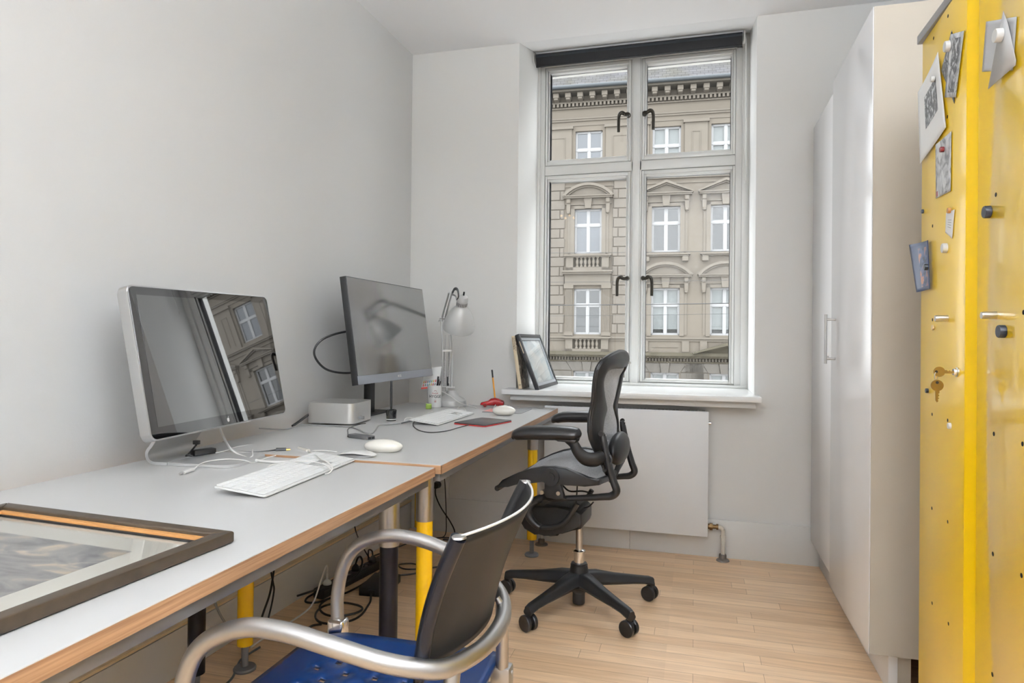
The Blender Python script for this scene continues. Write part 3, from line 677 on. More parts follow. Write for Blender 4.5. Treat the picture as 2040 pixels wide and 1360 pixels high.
# stand: bent plate
def sweep_profile(name, path, thick, width, M, m, parent, rad=0):
    mb = MB(); P = [Vector((p[0], 0, p[1])) for p in path]; L = []; R = []
    for i in range(len(P)):
        a = P[max(i-1, 0)]; b = P[min(i+1, len(P)-1)]; d = (b-a).normalized(); nn = Vector((-d.z, 0, d.x))*thick/2
        L.append((P[i]+nn)); R.append(P[i]-nn)
    poly = [(v.x, v.z) for v in L]+[(v.x, v.z) for v in R[::-1]]
    mb.prism(poly, width/2, M=M @ frameM((0, 0, 0), (1, 0, 0), (0, 0, 1), (0, -1, 0)), h0=-width/2, bev=.0012, seg=2)
    return mb.build(name, m, parent, world=True)
sM = Matrix.Translation((.215, 1.668, DZ1)) @ Matrix.Rotation(radians(4), 4, 'Z')
path = [(-.0545, .0048), (-.09, .0048)]
for k in range(9):
    a = radians(-90-k*(155)/8); path.append((-.100+.024*cos(a), .029+.024*sin(a)))
path += [(-.055, .13), (-.028, .19)]
M_stand = mat('stand_aluminium', (.66, .66, .66), .48, metal=.75)
sweep_profile('stand_arm', path, .009, .20, sM, M_stand, t)
mb = MB().prism([(-.052, .10), (-.052, -.10)]+[(.107+.045*cos(radians(k)), -.055+.045*sin(radians(k))) for k in range(-90, 1, 9)]+[(.107+.045*cos(radians(k)), .055+.045*sin(radians(k))) for k in range(0, 91, 9)], .0095, h0=.0005, M=sM, bev=.0008)
mb.build('stand_foot', M_stand, t, world=True)

# ------------------------------------------------------------------ second monitor
W2, H2 = .78, .46
MN = mon_frame((.257, 2.857, 1.151), radians(-.8), radians(8.1), radians(.1))
t = thing('monitor', 'slim black-edged monitor with grey chin on the further desk', 'monitor', (.10, 2.88, DZ2))
MB().box(-W2/2, -H2/2, -.030, W2/2, H2/2, -.001, M=MN, bev=.0015).build('casing', M_black, t, world=True)
MB().box(-W2/2+.004, -H2/2+.038, -.001, W2/2-.004, H2/2-.004, .0008, M=MN).build('screen', M_screen2, t, world=True)
MB().box(-W2/2+.001, -H2/2+.001, -.001, W2/2-.001, -H2/2+.0375, .001, M=MN).build('chin', M_chin, t, world=True)
mb = xf(text_mesh('LG', .016, .0004, bold=.0004), MN @ Matrix.Translation((.006, -H2/2+.019, .0012)))
mb.lathe([(.0055, 0), (.0055, .0005)], 20, MN @ Matrix.Translation((-.014, -H2/2+.019, .0010)))
mb.build('maker_mark', M_white, t, world=True)
MB().prism(rrect(.13, .32, .012, 4), .007, h0=.0005, M=Matrix.Translation((.105, 2.872, DZ2)), bev=.001).build('stand_base', M_black, t, world=True)
mb = MB().prism(rrect(.034, .066, .012, 4), .43, h0=.006, M=Matrix.Translation((.105, 2.905, DZ2)), bev=.002); mb.box(.11, 2.86, 1.10, .235, 2.92, 1.17, bev=.004); mb.build('stand_pole', M_black, t, world=True)
tag(MB().tube([(.215, 2.62, 1.13), (.17, 2.56, 1.145), (.11, 2.47, 1.11), (.085, 2.45, 1.05), (.11, 2.50, .985), (.17, 2.58, .965), (.225, 2.66, .985)], .0048, n=8, sub=10).build('monitor_cable', M_cable_b), 'black cable looping out behind the slim monitor', 'cable')
# silver desktop computer
bo = Vector((.262, 2.470, DZ2)); e1 = Vector((-.994, -.105, 0)); e2 = Vector((-.105, .994, 0)); SB = .213
t = thing('desktop_computer', 'squat silver square computer on the further desk', 'computer', bo+(e1+e2)*SB/2)
CM = frameM(bo+(e1+e2)*SB/2, e1, -e2, (0, 0, 1))
MB().prism(rrect(SB, SB, .030, 10), .092, h0=.007, M=CM, bev=.004, seg=3).build('aluminium_body', mat('pale_aluminium', (.72, .715, .70), .42, metal=.85), t, world=True)
MB().lathe([(.085, 0), (.085, .0072)], 40, CM).build('base_ring', M_black, t, world=True)
# front face looks towards +x: ports
fx = bo+e1*0
MB().box(-.0035, -.004, 0, .0035, .004, .001, M=frameM(bo+e2*.075+Vector((0.0003, 0, .030)), e2, (0, 0, 1), -e1)).build('port', M_black, t, world=True)
MB().lathe([(.0018, 0), (.0018, .0008)], 10, frameM(bo+e2*.185+Vector((.0003, 0, .030)), e2, (0, 0, 1), -e1)).build('status_light', M_white, t, world=True)
pl = MB().box(-.004, -.006, 0, .004, .006, .024, M=frameM(bo+e2*.052+Vector((.001, 0, .030)), e2, (0, 0, 1), -e1), bev=.001).build('usb_plug', M_greymetal); tag(pl, 'grey usb plug in the front of the squat silver computer', 'plug')
# ------------------------------------------------------------------ keyboards
def keyboard(label, A, B, depth, tilt):
    A = Vector(A); B = Vector(B); X = (B-A); L = X.length; X.normalize(); Yd = Vector((0, 0, 1)).cross(X); Yd = (Yd*cos(tilt)+Vector((0, 0, 1))*sin(tilt)).normalized(); Z = X.cross(Yd)
    t = thing('keyboard', label, 'keyboard'); t.matrix_world = frameM(A, X, Yd, Z)
    t.location = A; t.rotation_euler = frameM(A, X, Yd, Z).to_euler()
    MB().prism(rrect(L, depth, .006, 4, L/2, depth/2), .006, h0=.0015, bev=.0012).build('keyboard_base', M_white, t)
    MB().box(L*.2, depth-.026, -.012, L*.8, depth-.008, .0016, bev=.003).build('rear_foot', M_cable_g, t)
    u = L/22.9; v = (depth-.008)/5.75; g = .0013
    rows = [[1.5, 1.25, 1.5, 6.5, 1.5, 1.25, 1.5], [2.25]+[1]*10+[2.75], [1.75]+[1]*11+[2.25], [1.5]+[1]*12+[1.5], [1]*13+[2], [15/14]*14]
    keys = []; y = .004
    for r, ws in enumerate(rows):
        h = v if r < 5 else v*.72; x = .2
        for w_ in ws: keys.append((x, y, w_, h)); x += w_
        nx = 15.45
        if r in (0,): keys += [(nx+k, y, 1, h) for k in range(3)]
        if r == 1: keys.append((nx+1, y, 1, h))
        if r in (3, 4, 5): keys += [(nx+k, y, 1, h) for k in range(3)]
        mx = 18.7
        if r == 0: keys += [(mx, y, 2, h), (mx+2, y, 1, h), (mx+3, y, 1, 2*v)]
        elif r == 1: keys += [(mx+k, y, 1, h) for k in range(3)]
        else: keys += [(mx+k, y, 1, h) for k in range(4)]
        y += h
    rest = MB()
    for i, (x, y, w_, h) in enumerate(keys):
        a = (x*u+g/2, y+g/2, .0065, (x+w_)*u-g/2, y+h-g/2, .0092)
        if i < 98: MB().box(*a, bev=.0007, seg=1).build('key', M_keys, t)
        else: rest.box(*a, bev=.0007, seg=1)
    rest.build('key', M_keys, t)['kind'] = 'stuff'
    return t
A = at(528, 990, 2, DZ1+.004); B = at(708, 916.4, 2, DZ1+.004)
A.z = B.z = DZ1+.001
keyboard('white wired keyboard on the nearer desk beside the aluminium monitor', A, B, .137, radians(6.5))
A = at(873, 846.5, 2, DZ2+.004); B = at(945, 823.5, 2, DZ2+.004); A.z = B.z = DZ2+.001
keyboard('white wired keyboard on the further desk beside the black tablet', A, B, .135, radians(6.5))
# ------------------------------------------------------------------ mice
p = at(708, 903, 2, DZ1+.012); t = thing('computer_mouse', 'low flat white mouse at the far corner of the nearer desk', 'mouse', (p.x+.012, p.y-.012, DZ1+.0003), radians(4))
def mouse_shell(u, v):
    x = -.062+.124*v; hw = .032*(1-(abs(x)/.0635)**3.2)**.5 if abs(x) < .0635 else 0
    y = hw*cos(pi*u); z = .010+.014*(1-(x/.066)**2)*(1-.35*(1-sin(pi*u)))*1.0
    return (x, y, z)
MB().grid(lambda u, v: mouse_shell(u, v), 17, 25).build('mouse_shell', M_white, t, solid=-.002)
MB().ellipsoid((0, 0, .0095), .060, .030, .0093).build('mouse_base', M_alu, t)
p = at(744, 896, 2, DZ2+.012); t = thing('computer_mouse', 'domed glossy white mouse just behind the flat one, on the further desk', 'mouse', (p.x+.012, p.y+.045, DZ2), radians(8))
MB().ellipsoid((0, 0, .0176), .064, .034, .0235, nu=36, nv=28, zmin=-.75).build('mouse_shell', M_cream, t)
MB().lathe([(.020, .0001), (.0205, .001)], 32, Matrix.Diagonal((1.9, 1, 1, 1))).build('mouse_base', M_cable_g, t)
# mouse pad and mouse
c = [at(957, 825, 2, DZ2+.002), at(1036, 829, 2, DZ2+.002), at(1068, 819, 2, DZ2+.002), at(1000, 814, 2, DZ2+.002)]
t = thing('mouse_pad', 'grey mouse pad with a pink corner by the window end of the further desk', 'mouse pad', (.70, 3.25, DZ2))
MB().prism(rrect(.205, .235, .012, 5), .0035, h0=.0006, M=Matrix.Translation((.703, 3.262, DZ2)), bev=.0006).build('pad', mat('grey_pad', S(150, 150, 150), .5), t, world=True)
MB().prism([(-.10, -.09), (-.045, -.112), (-.03, -.05), (-.05, .02), (-.10, .03)], .0038, h0=.0035, M=Matrix.Translation((.703, 3.262, DZ2))).build('printed_patch', mat('pink_print', S(226, 158, 150), .5), t, world=True)
p = at(1002, 822, 2, DZ2+.015); t = thing('computer_mouse', 'domed white mouse standing on the grey mouse pad', 'mouse', (p.x, p.y+.02, DZ2+.0039), radians(12))
MB().ellipsoid((0, 0, .0192), .056, .034, .0256, nu=36, nv=28, zmin=-.75).build('mouse_shell', M_cream, t)
MB().ellipsoid((.02, 0, .042), .006, .003, .007).build('scroll_ball', M_cable_g, t)
# pen tablet
t = thing('pen_tablet', 'thin black pen tablet with red underside on the further desk', 'tablet', (.66, 2.87, DZ2))
a = at(903, 842, 2, DZ2+.006); b = at(966, 848, 2, DZ2+.006); c = at(995, 836, 2, DZ2+.006)
ux = (b-a).normalized(); uy = Vector((-ux.y, ux.x, 0)); TM = frameM((a.x, a.y, DZ2), ux, uy, (0, 0, 1)); tw = (b-a).length; tl = .215
MB().prism(rrect(tw, tl, .008, 4, tw/2, tl/2), .0045, h0=.0005, M=TM, bev=.001).build('red_underside', mat('tablet_red', S(190, 38, 36), .4), t, world=True)
MB().prism(rrect(tw-.002, tl-.002, .008, 4, tw/2, tl/2), .0095, h0=.0045, M=TM, bev=.001).build('drawing_surface', mat('tablet_black', S(62, 62, 64), .35), t, world=True)
# pen and holder
p = at(775, 839, 2, DZ2); t = thing('pen_holder', 'small black glossy pot on the further desk near the squat silver computer', 'pen holder', (p.x, p.y+.022, DZ2))
MB().lathe([(.021, .0005), (.022, .012), (.024, .048), (.020, .050), (.010, .040)], 28).build('pot', M_blackg, t)
MB().lathe([(.0222, .006), (.0224, .010)], 28, cap=False).build('silver_ring', M_white, t)
tag(MB().lathe([(.003, .0415), (.0052, .06), (.0052, .14), (.0048, .175), (.004, .177)], 14, Matrix.Translation((p.x-.001, p.y+.022, DZ2))).build('stylus_pen', M_black), 'black stylus standing upright in the small black pot', 'pen')
# usb hub
t = thing('usb_hub', 'grey usb hub lying in front of the squat silver computer', 'usb hub', (.375, 2.30, DZ2))
a = at(693, 868, 2, DZ2+.006); b = at(729, 873, 2, DZ2+.006)
ux = (b-a).normalized(); HM = frameM((a.x, a.y, DZ2), ux, (-ux.y, ux.x, 0), (0, 0, 1))
L = (b-a).length
MB().box(0, 0, .0005, .105, .036, .013, M=HM, bev=.0015).build('hub_body', M_greymetal, t, world=True)
for k in range(2): MB().box(.1045, .004+k*.016, .003, .1058, .016+k*.016, .010, M=HM).build('port', M_black, t, world=True)
# green tag on a string, mug, pens, card
p = at(861, 812, 2, DZ2); mugc = Vector((p.x, p.y+.03, DZ2)); R_ = .038; HH = .118
t = thing('mug', 'white cylindrical pot lettered HYGGE holding pens', 'mug', mugc)
MB().lathe([(R_-.002, .0005), (R_, .003), (R_, HH), (R_-.003, HH), (R_-.003, .006), (.001, .006)], 40, cap=False).build('pot', M_white, t)
vd = (CAM-mugc); ang0 = math.atan2(vd.y, vd.x)+radians(6)
def wrap(txt, size, z, m, name, bold=0):
    mb = text_mesh(txt, size, .0002, bold=bold)
    for v in mb.bm.verts:
        a = ang0+v.co.x/R_; r = R_+.0003+v.co.z; v.co = Vector((r*cos(a), r*sin(a), z+v.co.y))
    mb.build(name, m, t)
M_ink = mat('ink_black', (.02, .02, .02), .6); M_inkr = mat('ink_red', S(160, 40, 40), .6)
wrap('HYGGE', .021, .060, M_ink, 'lettering', .0003); wrap('Danish', .012, .077, M_inkr, 'lettering'); wrap('⌒', .02, .09, M_inkr, 'lettering'); wrap('—', .012, .046, M_ink, 'lettering')
mb = MB()
for (a, b, c, d) in ((-.0045, .030, .0045, .039),): 
    for k in range(1): pass
for (x0, x1, z0, z1) in ((-.005, -.0015, .030, .0335), (-.005, -.0015, .0355, .039), (.0005, .005, .030, .0335), (.0005, .005, .0355, .039)):
    q = [(ang0+x/R_, z) for x, z in ((x0, z0), (x1, z0), (x1, z1), (x0, z1))]
    mb.quad(*[((R_+.0004)*cos(a), (R_+.0004)*sin(a), z) for a, z in q])
mb.build('flag_mark', M_inkr, t)
for k, (dx, dy, lx, ly, L, r) in enumerate(((.012, .006, .022, .005, .165, .0045), (.018, -.004, .03, -.01, .150, .004), (.004, .016, .012, .03, .155, .0042), (.02, .01, .035, .01, .140, .004))):
    a = mugc+Vector((dx*.3, dy*.3, .012)); b = mugc+Vector((dx+lx*.25, dy+ly*.25, L))
    o = MB().cyl(a, b, r, 12, r*.9).build('pen', M_black); tag(o, ('tallest black marker in the HYGGE pot', 'second black pen leaning right in the HYGGE pot', 'black pen at the back of the HYGGE pot', 'short black pen at the right rim of the HYGGE pot')[k], 'pen', None)
P0 = mugc+Vector((-.035, -.02, .095))
t2 = thing('greeting_card', 'white card with red border and little coloured figures standing in the HYGGE pot', 'card', P0)
cr = (CR.copy()); cr.z = 0; cr.normalize(); cu2 = Vector((.10, .25, 1)).normalized()
KM = frameM(mugc+Vector((-.013, -.006, HH-.035)), (cr*cos(.12)+Vector((0, 0, .12))).normalized(), cu2, (cr.cross(cu2)).normalized())
MB().box(-.062, .020, 0, .028, .135, .0006, M=KM).build('card_sheet', M_paper, t2, world=True)
MB().box(-.062, .020, .0006, .028, .030, .0009, M=KM).build('red_border', mat('card_red', S(200, 60, 52), .5), t2, world=True)
cols = [S(200, 60, 60), S(70, 120, 170), S(230, 170, 60), S(90, 90, 90), S(120, 170, 110)]
mb_ = [MB() for _ in cols]
for k in range(8):
    for r in range(2):
        q = mb_[(k*3+r*2) % 5]; x = -.056+k*.0105; y = .034+r*.018
        q.box(x, y, .0006, x+.0055, y+.009, .0010, M=KM); q.lathe([(.0025, .0006), (.0025, .0010)], 8, KM @ Matrix.Translation((x+.0027, y+.0115, 0)))
for q, c in zip(mb_, cols): q.build('printed_figures', mat('card_print_%d' % cols.index(c), c, .5), t2, world=True)['kind'] = 'stuff'
p = at(854, 815, 2, DZ2)
t = thing('green_tag', 'small green translucent tag on a grey string in front of the HYGGE pot', 'tag', (p.x, p.y, DZ2))
MB().box(-.015, -.004, .001, .015, .006, .030, bev=.003, M=Matrix.Rotation(YAW, 4, 'Z')).build('tag_body', mat('green_translucent', S(176, 202, 90), .2, trans=.3), t)
MB().tube([(-.001, .0, .03), (-.008, .0, .07), (-.010, .01, .118), (-.004, .022, .135)], .0011, n=6).build('string', M_cable_g, t)

# ------------------------------------------------------------------ desk lamp
LB = Vector((.345, 3.395, DZ2)); t = thing('desk_lamp', 'grey balanced-arm desk lamp in the corner of the further desk', 'lamp', LB)
MB().lathe([(.082, .0005), (.084, .006), (.080, .030), (.070, .040), (.040, .055), (.028, .075), (.022, .085)], 44).build('lamp_base', M_lampgrey, t)
post = Vector((-.030, .005, .088))
MB().cyl(post+Vector((.0, 0, -.01)), post+Vector((0, 0, .012)), .007).build('swivel', M_chrome, t)
rx = Vector((cos(YAW), sin(YAW), 0)); ry = Vector((-sin(YAW), cos(YAW), 0))
EL = post+rx*(-.032)+Vector((.0, .03, .395))
for k in (-1, 1):
    MB().tube([post+rx*(.026*k)+Vector((0, 0, .01)), post+rx*(.027*k)+Vector((0, 0, .25)), EL+rx*(.016*k)], .0045, n=8).build('lower_arm', M_lampgrey, t)
    MB().lathe([(.0042 if q % 2 else .0052, .035+.003*q) for q in range(58)], 12, Matrix.Translation(post+rx*(.012*k))).build('spring', M_steel, t)
    MB().cyl(post+rx*(.012*k)+Vector((0, 0, .2)), post+rx*(.010*k)+Vector((0, 0, .30)), .002).build('spring_rod', M_steel, t)
MB().cyl(post+rx*(-.032)+Vector((0, 0, .012)), post+rx*.042+Vector((0, 0, .012)), .0035).build('cross_pin', M_steel, t)
MB().box(-.004, -.028, 0, .004, .028, .01, M=frameM(post+Vector((0, 0, .208)), ry, rx, (0, 0, 1))).build('cross_bar', M_steel, t)
MB().box(-.006, -.003, 0, .006, .003, .05, M=frameM(post+rx*.006+Vector((0, 0, .02)), rx, ry, (0, 0, 1)), bev=.001).build('lock_lever', M_black, t)
HJ = Vector((.075, -.20, .605))       # head joint in lamp coordinates
for k in (-1, 1):
    MB().tube([EL+rx*(.010*k)+Vector((-.02, 0, -.02)), EL+rx*(.009*k), HJ+rx*(.008*k)+Vector((-.01, 0, -.0))], .0048, n=8, smooth=False).build('upper_arm', M_lampgrey, t)
MB().cyl(EL+rx*(-.022), EL+rx*.022, .008).build('elbow_joint', M_steel, t)
SC = Vector((.155, -.275, .548)); ax = Vector((-.05, .075, -.16)).normalized()
SM = Matrix.Translation(SC) @ (-ax).to_track_quat('Z', 'Y').to_matrix().to_4x4()
prof = [(.078, -.150), (.0805, -.148), (.081, -.140), (.078, -.118), (.070, -.090), (.056, -.058), (.040, -.034), (.029, -.022), (.027, -.016), (.027, .008), (.029, .010), (.029, .022), (.025, .034), (.014, .041), (.0005, .043)]
MB().lathe(prof, 56, SM, cap=False).build('lamp_shade', M_lampgrey, t, solid=-.0012)
mb = MB()
for k in range(22):
    a = 2*pi*k/22; mb.box(.0268, -.0014, -.014, .0276, .0014, .004, M=SM @ Matrix.Rotation(a, 4, 'Z'))
mb.build('vent_slots', M_black, t)
MB().cyl((SM @ Vector((.003, 0, .042))), (SM @ Vector((.003, 0, .060))), .0045, 12).build('switch', M_black, t)
MB().tube([HJ, HJ+Vector((.02, -.02, .018)), HJ+Vector((.045, -.045, .010)), SM @ Vector((-.022, .0, .034)), SM @ Vector((-.027, 0, .018))], .0065, n=8, flat=(.6, 1.2)).build('head_joint', mat('dark_joint', (.05, .05, .05), .4), t)
MB().tube([HJ+Vector((.0, 0, -.01)), HJ+Vector((.03, -.03, -.02)), SM @ Vector((-.026, 0, .01))], .005, n=8).build('head_bracket', M_steel, t)
# ------------------------------------------------------------------ red car pencil holder
p = at(981, 809, 2, DZ2+.004); cc = Vector((p.x, 3.425, DZ2)); cc.x = CAM.x+(p.x-CAM.x)*3.425/p.y
t = thing('pencil_holder', 'red translucent car-shaped holder by the window end of the desk', 'pencil holder', cc, YAW-.1)
sec = [(-.064, .008, .018, .020), (-.060, .007, .024, .024), (-.045, .006, .028, .027), (-.022, .006, .034, .028), (-.008, .006, .046, .025), (.015, .006, .050, .024), (.035, .006, .045, .025), (.050, .007, .038, .027), (.060, .008, .034, .025), (.064, .012, .028, .020)]
mb = MB(); rings = []
for (x, z0, z1, hw) in sec:
    rings.append([mb.bm.verts.new((x, hw*1.0*cos(a)*(abs(cos(a))**-.3 if abs(cos(a)) > .01 else 1), (z0+z1)/2+(z1-z0)/2*sin(a)*(abs(sin(a))**-.3 if abs(sin(a)) > .01 else 1))) for a in [k*pi/10+.05 for k in range(20)]])
for a, b in zip(rings, rings[1:]):
    for k in range(20): mb.bm.faces.new((a[k], a[(k+1) % 20], b[(k+1) % 20], b[k]))
mb.bm.faces.new(rings[0]); mb.bm.faces.new(rings[-1][::-1])
mb.build('car_body', M_red, t)
for x in (-.038, .040):
    for y in (-.024, .024): MB().cyl((x, y-.004, .0105), (x, y+.004, .0105), .0100, 18).build('wheel', mat('dark_red', S(130, 18, 20), .2, trans=.2), t)
b0 = t.matrix_world if False else None
pb = cc+Vector((.013*cos(YAW), .013*sin(YAW), .0505)); pt = pb+Vector((-.018, 0, .150)); d = (pt-pb)
t = thing('pencil', 'orange pencil with black cap standing in the red car-shaped holder', 'pencil', pb)
MB().cyl(pb-d*.0, pb+d*.72, .0042, 8).build('barrel', mat('pencil_orange', S(238, 160, 40), .35), t, world=True)
MB().cyl(pb+d*.72, pb+d, .0045, 12).build('cap', M_black, t, world=True)

# ------------------------------------------------------------------ framed picture lying on the near desk
C1 = at(466, 1057, 2, DZ1+.022); C2 = at(15, 1000, 2, DZ1+.022); u_ = (C2-C1); u_.z = 0; FW = u_.length; u_.normalize(); v_ = Vector((-u_.y, u_.x, 0)); v_ = v_ if v_.y < 0 else -v_
FL = .74
t = thing('framed_picture', 'large framed landscape print lying flat on the nearer desk', 'picture', (C1.x+u_.x*FW/2+v_.x*FL/2, C1.y+u_.y*FW/2+v_.y*FL/2, DZ1))
FM = frameM((C1.x, C1.y, DZ1), u_, v_, u_.cross(v_)); zz = FM.to_3x3() @ Vector((0, 0, 1)); sgn = 1 if zz.z > 0 else -1
def fbx(mb, x0, y0, z0, x1, y1, z1, bev=0): mb.box(x0, y0, sgn*z0 if sgn > 0 else -z1, x1, y1, sgn*z1 if sgn > 0 else -z0, M=FM, bev=bev)
M_fw = mat('dark_oak_moulding', S(62, 50, 36), .45, var=.5, vscale=45)
bw = .026
for poly in ([(0, 0), (FW, 0), (FW-bw, bw), (bw, bw)], [(FW, 0), (FW, FL), (FW-bw, FL-bw), (FW-bw, bw)], [(FW, FL), (0, FL), (bw, FL-bw), (FW-bw, FL-bw)], [(0, FL), (0, 0), (bw, bw), (bw, FL-bw)]):
    MB().prism(poly, sgn*.022, M=FM, bev=.0035, h0=sgn*.001, seg=3).build('frame_moulding', M_fw, t, world=True)
def ringb(name, i0, i1, z0, z1, m):
    mb = MB()
    for (a, b, c, d) in ((i0, i0, FW-i0, i1), (i0, FL-i1, FW-i0, FL-i0), (i0, i1, i1, FL-i1), (FW-i1, i1, FW-i0, FL-i1)): fbx(mb, a, b, z0, c, d, z1)
    return mb.build(name, m, t, world=True)
ringb('inner_lip', bw-.001, bw+.010, .008, .0145, mat('amber_wood', S(196, 142, 84), .4, var=.15, vscale=20))
ringb('black_slip', bw+.010, bw+.014, .006, .0095, M_black)
mb = MB(); fbx(mb, bw, bw, .002, FW-bw, FL-bw, .005); mb.build('mount_board', mat('cream_mount', S(205, 200, 190), .7), t, world=True)
M_art = print_mat('landscape_print', [S(92, 90, 92), S(128, 124, 124), S(150, 146, 142), S(206, 186, 160)], 9, 1.6, (1.0, 2.4, 1))
mb = MB(); fbx(mb, bw+.09, bw+.085, .005, FW-bw-.09, FL-bw-.085, .0053); mb.build('print', M_art, t, world=True)
mb = MB(); fbx(mb, bw+.002, bw+.002, .0060, FW-bw-.002, FL-bw-.002, .0072); mb.build('glazing', M_glass, t, world=True)

# ------------------------------------------------------------------ sill: book and leaning frame
lean = math.atan2(.045, .29)
t = thing('book', 'beige book on patterns leaning in the corner of the window sill', 'book', (.700, 3.492, .847), rot=(0, -lean, 0))
M_bk = mat('beige_cloth', S(214, 196, 166), .6)
MB().box(0, 0, 0, .0025, .16, .293, bev=.0005).build('back_cover', M_bk, t); MB().box(.0185, 0, 0, .021, .16, .293, bev=.0005).build('front_cover', print_mat('book_cover_print', [S(66, 58, 52), S(140, 126, 108), S(206, 196, 178)], 18, 2), t)
MB().box(0.002, 0, 0, .019, .0025, .293, bev=.0005).build('spine', M_bk, t); MB().box(.0026, .0028, .003, .0184, .156, .290).build('pages', M_paper, t)
mb = text_mesh('The Encyclopaedia of', .0085, .0002, align='LEFT', bold=.0001); xf(mb, frameM((.0135, -.0003, .285), (0, 0, -1), (1, 0, 0), (0, -1, 0))); mb.build('title_lettering', M_ink, t)
mb = text_mesh('Patterns and Motifs', .0085, .0002, align='LEFT', bold=.0001); xf(mb, frameM((.0055, -.0003, .285), (0, 0, -1), (1, 0, 0), (0, -1, 0))); mb.build('title_lettering', M_ink, t)
mb = MB(); 
for k in (-1, 1): mb.tube([(.0105+.003*cos(a)+k*.003, -.0005, .022+.003*sin(a)) for a in [j*pi/4 for j in range(8)]], .0006, n=5, closed=True)
mb.build('publisher_mark', M_ink, t)
lf = math.atan2(.118, .302)
t = thing('picture_frame', 'black-edged box frame with pale print leaning on the window sill', 'picture frame', (.817, 3.485, .8475), rot=(0, -lf, radians(0)))
Wf, Hf = .52, .325
# local: y along width, z up the leaning face, x normal (towards the room)
for (a, b, c, d) in ((0, 0, .020, Hf), (Wf-.020, 0, Wf, Hf), (.020, 0, Wf-.020, .020), (.020, Hf-.020, Wf-.020, Hf)):
    MB().box(-.022, a, b, 0, c, d, bev=.0015).build('frame_side', mat('worn_black_paint', (.02, .02, .022), .35, var=.5, vscale=80), t)
M_fsil = mat('grey_silver_slip', S(176, 180, 186), .3, metal=.4)
for (a, b, c, d) in ((.0005, .0005, .0195, Hf-.0005),): MB().box(-.004, .02, .02, -.003, Wf-.02, .036).build('silver_slip', M_fsil, t)
for (a, b, c, d) in ((.02, .02, .034, Hf-.02), (Wf-.034, .02, Wf-.02, Hf-.02), (.034, Hf-.034, Wf-.034, Hf-.02)): MB().box(-.012, a, b, -.006, c, d).build('silver_slip', M_fsil, t)
MB().box(-.018, .02, .02, -.014, Wf-.02, Hf-.02).build('backing', M_black, t)
MB().box(-.014, .038, .038, -.0132, Wf-.038, Hf-.038).build('print', print_mat('pale_sky_print', [S(186, 212, 222), S(226, 230, 232), S(238, 236, 232)], 6, 1), t)
MB().box(-.0115, .03, .03, -.0105, Wf-.03, Hf-.03).build('glazing', M_glass, t)
MB().box(-.013, -.0004, .215, -.009, .0002, .285).build('paper_label', M_bk, t)

# ------------------------------------------------------------------ tall white cabinets on the right
ZC0, ZC1 = .131, 2.195
def tall_cabinet(y0, y1, xd, label, handle):
    t = thing('tall_cabinet', label, 'cabinet', (2.5, (y0+y1)/2, 0))
    MB().box(xd+.0036, y0+.0003, ZC0+.001, 2.775, y1-.0005, ZC1).build('carcass', M_cabside, t, world=True)
    d = MB().box(xd, y0+.0005, ZC0, xd+.0034, y1-.0015, ZC1-.001, bev=.0008).build('door', M_cab, t, world=True)
    if handle:
        hy = y1-.085; mb = MB().cyl((xd-.036, hy, 1.035), (xd-.036, hy, 1.232), .0062, 20)
        for z in (1.055, 1.212): mb.cyl((xd-.0005, hy, z), (xd-.036, hy, z), .005, 16)
        mb.build('bar_handle', M_steel, d, world=True)
        MB().box(xd-.024, hy-.002, 1.062, xd-.030, hy+.002, 1.066).build('small_pin', M_steel, d, world=True)
    return t
tall_cabinet(2.33, 2.962, 2.168, 'nearer tall white cabinet with a steel bar handle', True)
tall_cabinet(2.968, 3.584, 2.194, 'further tall white cabinet in the corner by the window wall', False)
struct(MB().box(2.235, 2.37, 0, 2.262, 3.58, .1295, bev=.001).build('trim_2', M_cab))
struct(MB().box(2.262, 2.372, 0, 2.30, 2.39, .1295).build('trim_3', M_cabside))
# ------------------------------------------------------------------ yellow steel cabinet
t = YC = thing('steel_cabinet', 'tall yellow enamelled steel cabinet with two magnet-covered doors', 'cabinet', (2.42, 1.57, 0))
M_greyedge = mat('grey_cabinet_paint', S(150, 150, 152), .35)
MB().box(2.224, 1.175, .06, 2.66, 1.985, 1.9205, bev=.003).build('carcass', M_greyedge, t, world=True)
MB().box(2.24, 1.19, 0, 2.65, 1.97, .06).build('plinth', M_greyedge, t, world=True)
MB().box(2.196, 1.172, 1.921, 2.64, 1.990, 1.944, bev=.002).build('top_lip', M_greyedge, t, world=True)
HG = Vector((2.204, 1.972, 0)); AJ = radians(2.0); dd = Vector((-sin(AJ), -cos(AJ), 0)); n1 = Vector((-cos(AJ), sin(AJ), 0)); DW = .333
DM1 = frameM(HG, dd, (0, 0, 1), n1)
door1 = MB().box(0, .075, -.023, DW, 1.918, 0, M=DM1, bev=.0025, seg=3).build('door', M_yelsat, t, world=True)
P2 = Vector((2.2, 1.600, 0)); n2 = Vector((-1, 0, 0)); DM2 = frameM(P2, (0, -1, 0), (0, 0, 1), n2)
door2 = MB().box(0, .075, -.019, .404, 1.918, 0, M=DM2, bev=.0015, seg=2).build('door', M_yelcab, t, world=True)
_fe = HG+dd*DW
MB().prism([(_fe.x+.0005, _fe.y-.0004), (2.2085, 1.6025), (2.2125, 1.6040), (_fe.x+.008, _fe.y+.001)], 1.918, h0=.075).build('folded_edge', M_yelsat, door1, world=True)
def onp(px, py, p0, n, off=0):
    d = CR*((px-1020)/F_PX)-CU*((py-667.95)/F_PX)+_f
    q = p0+n*off; return CAM+d*((q-CAM).dot(n)/d.dot(n))
def D1(px, py, off=.001): return onp(px, py, HG, n1, off)
def D2(px, py, off=.001): return onp(px, py, P2, n2, off)
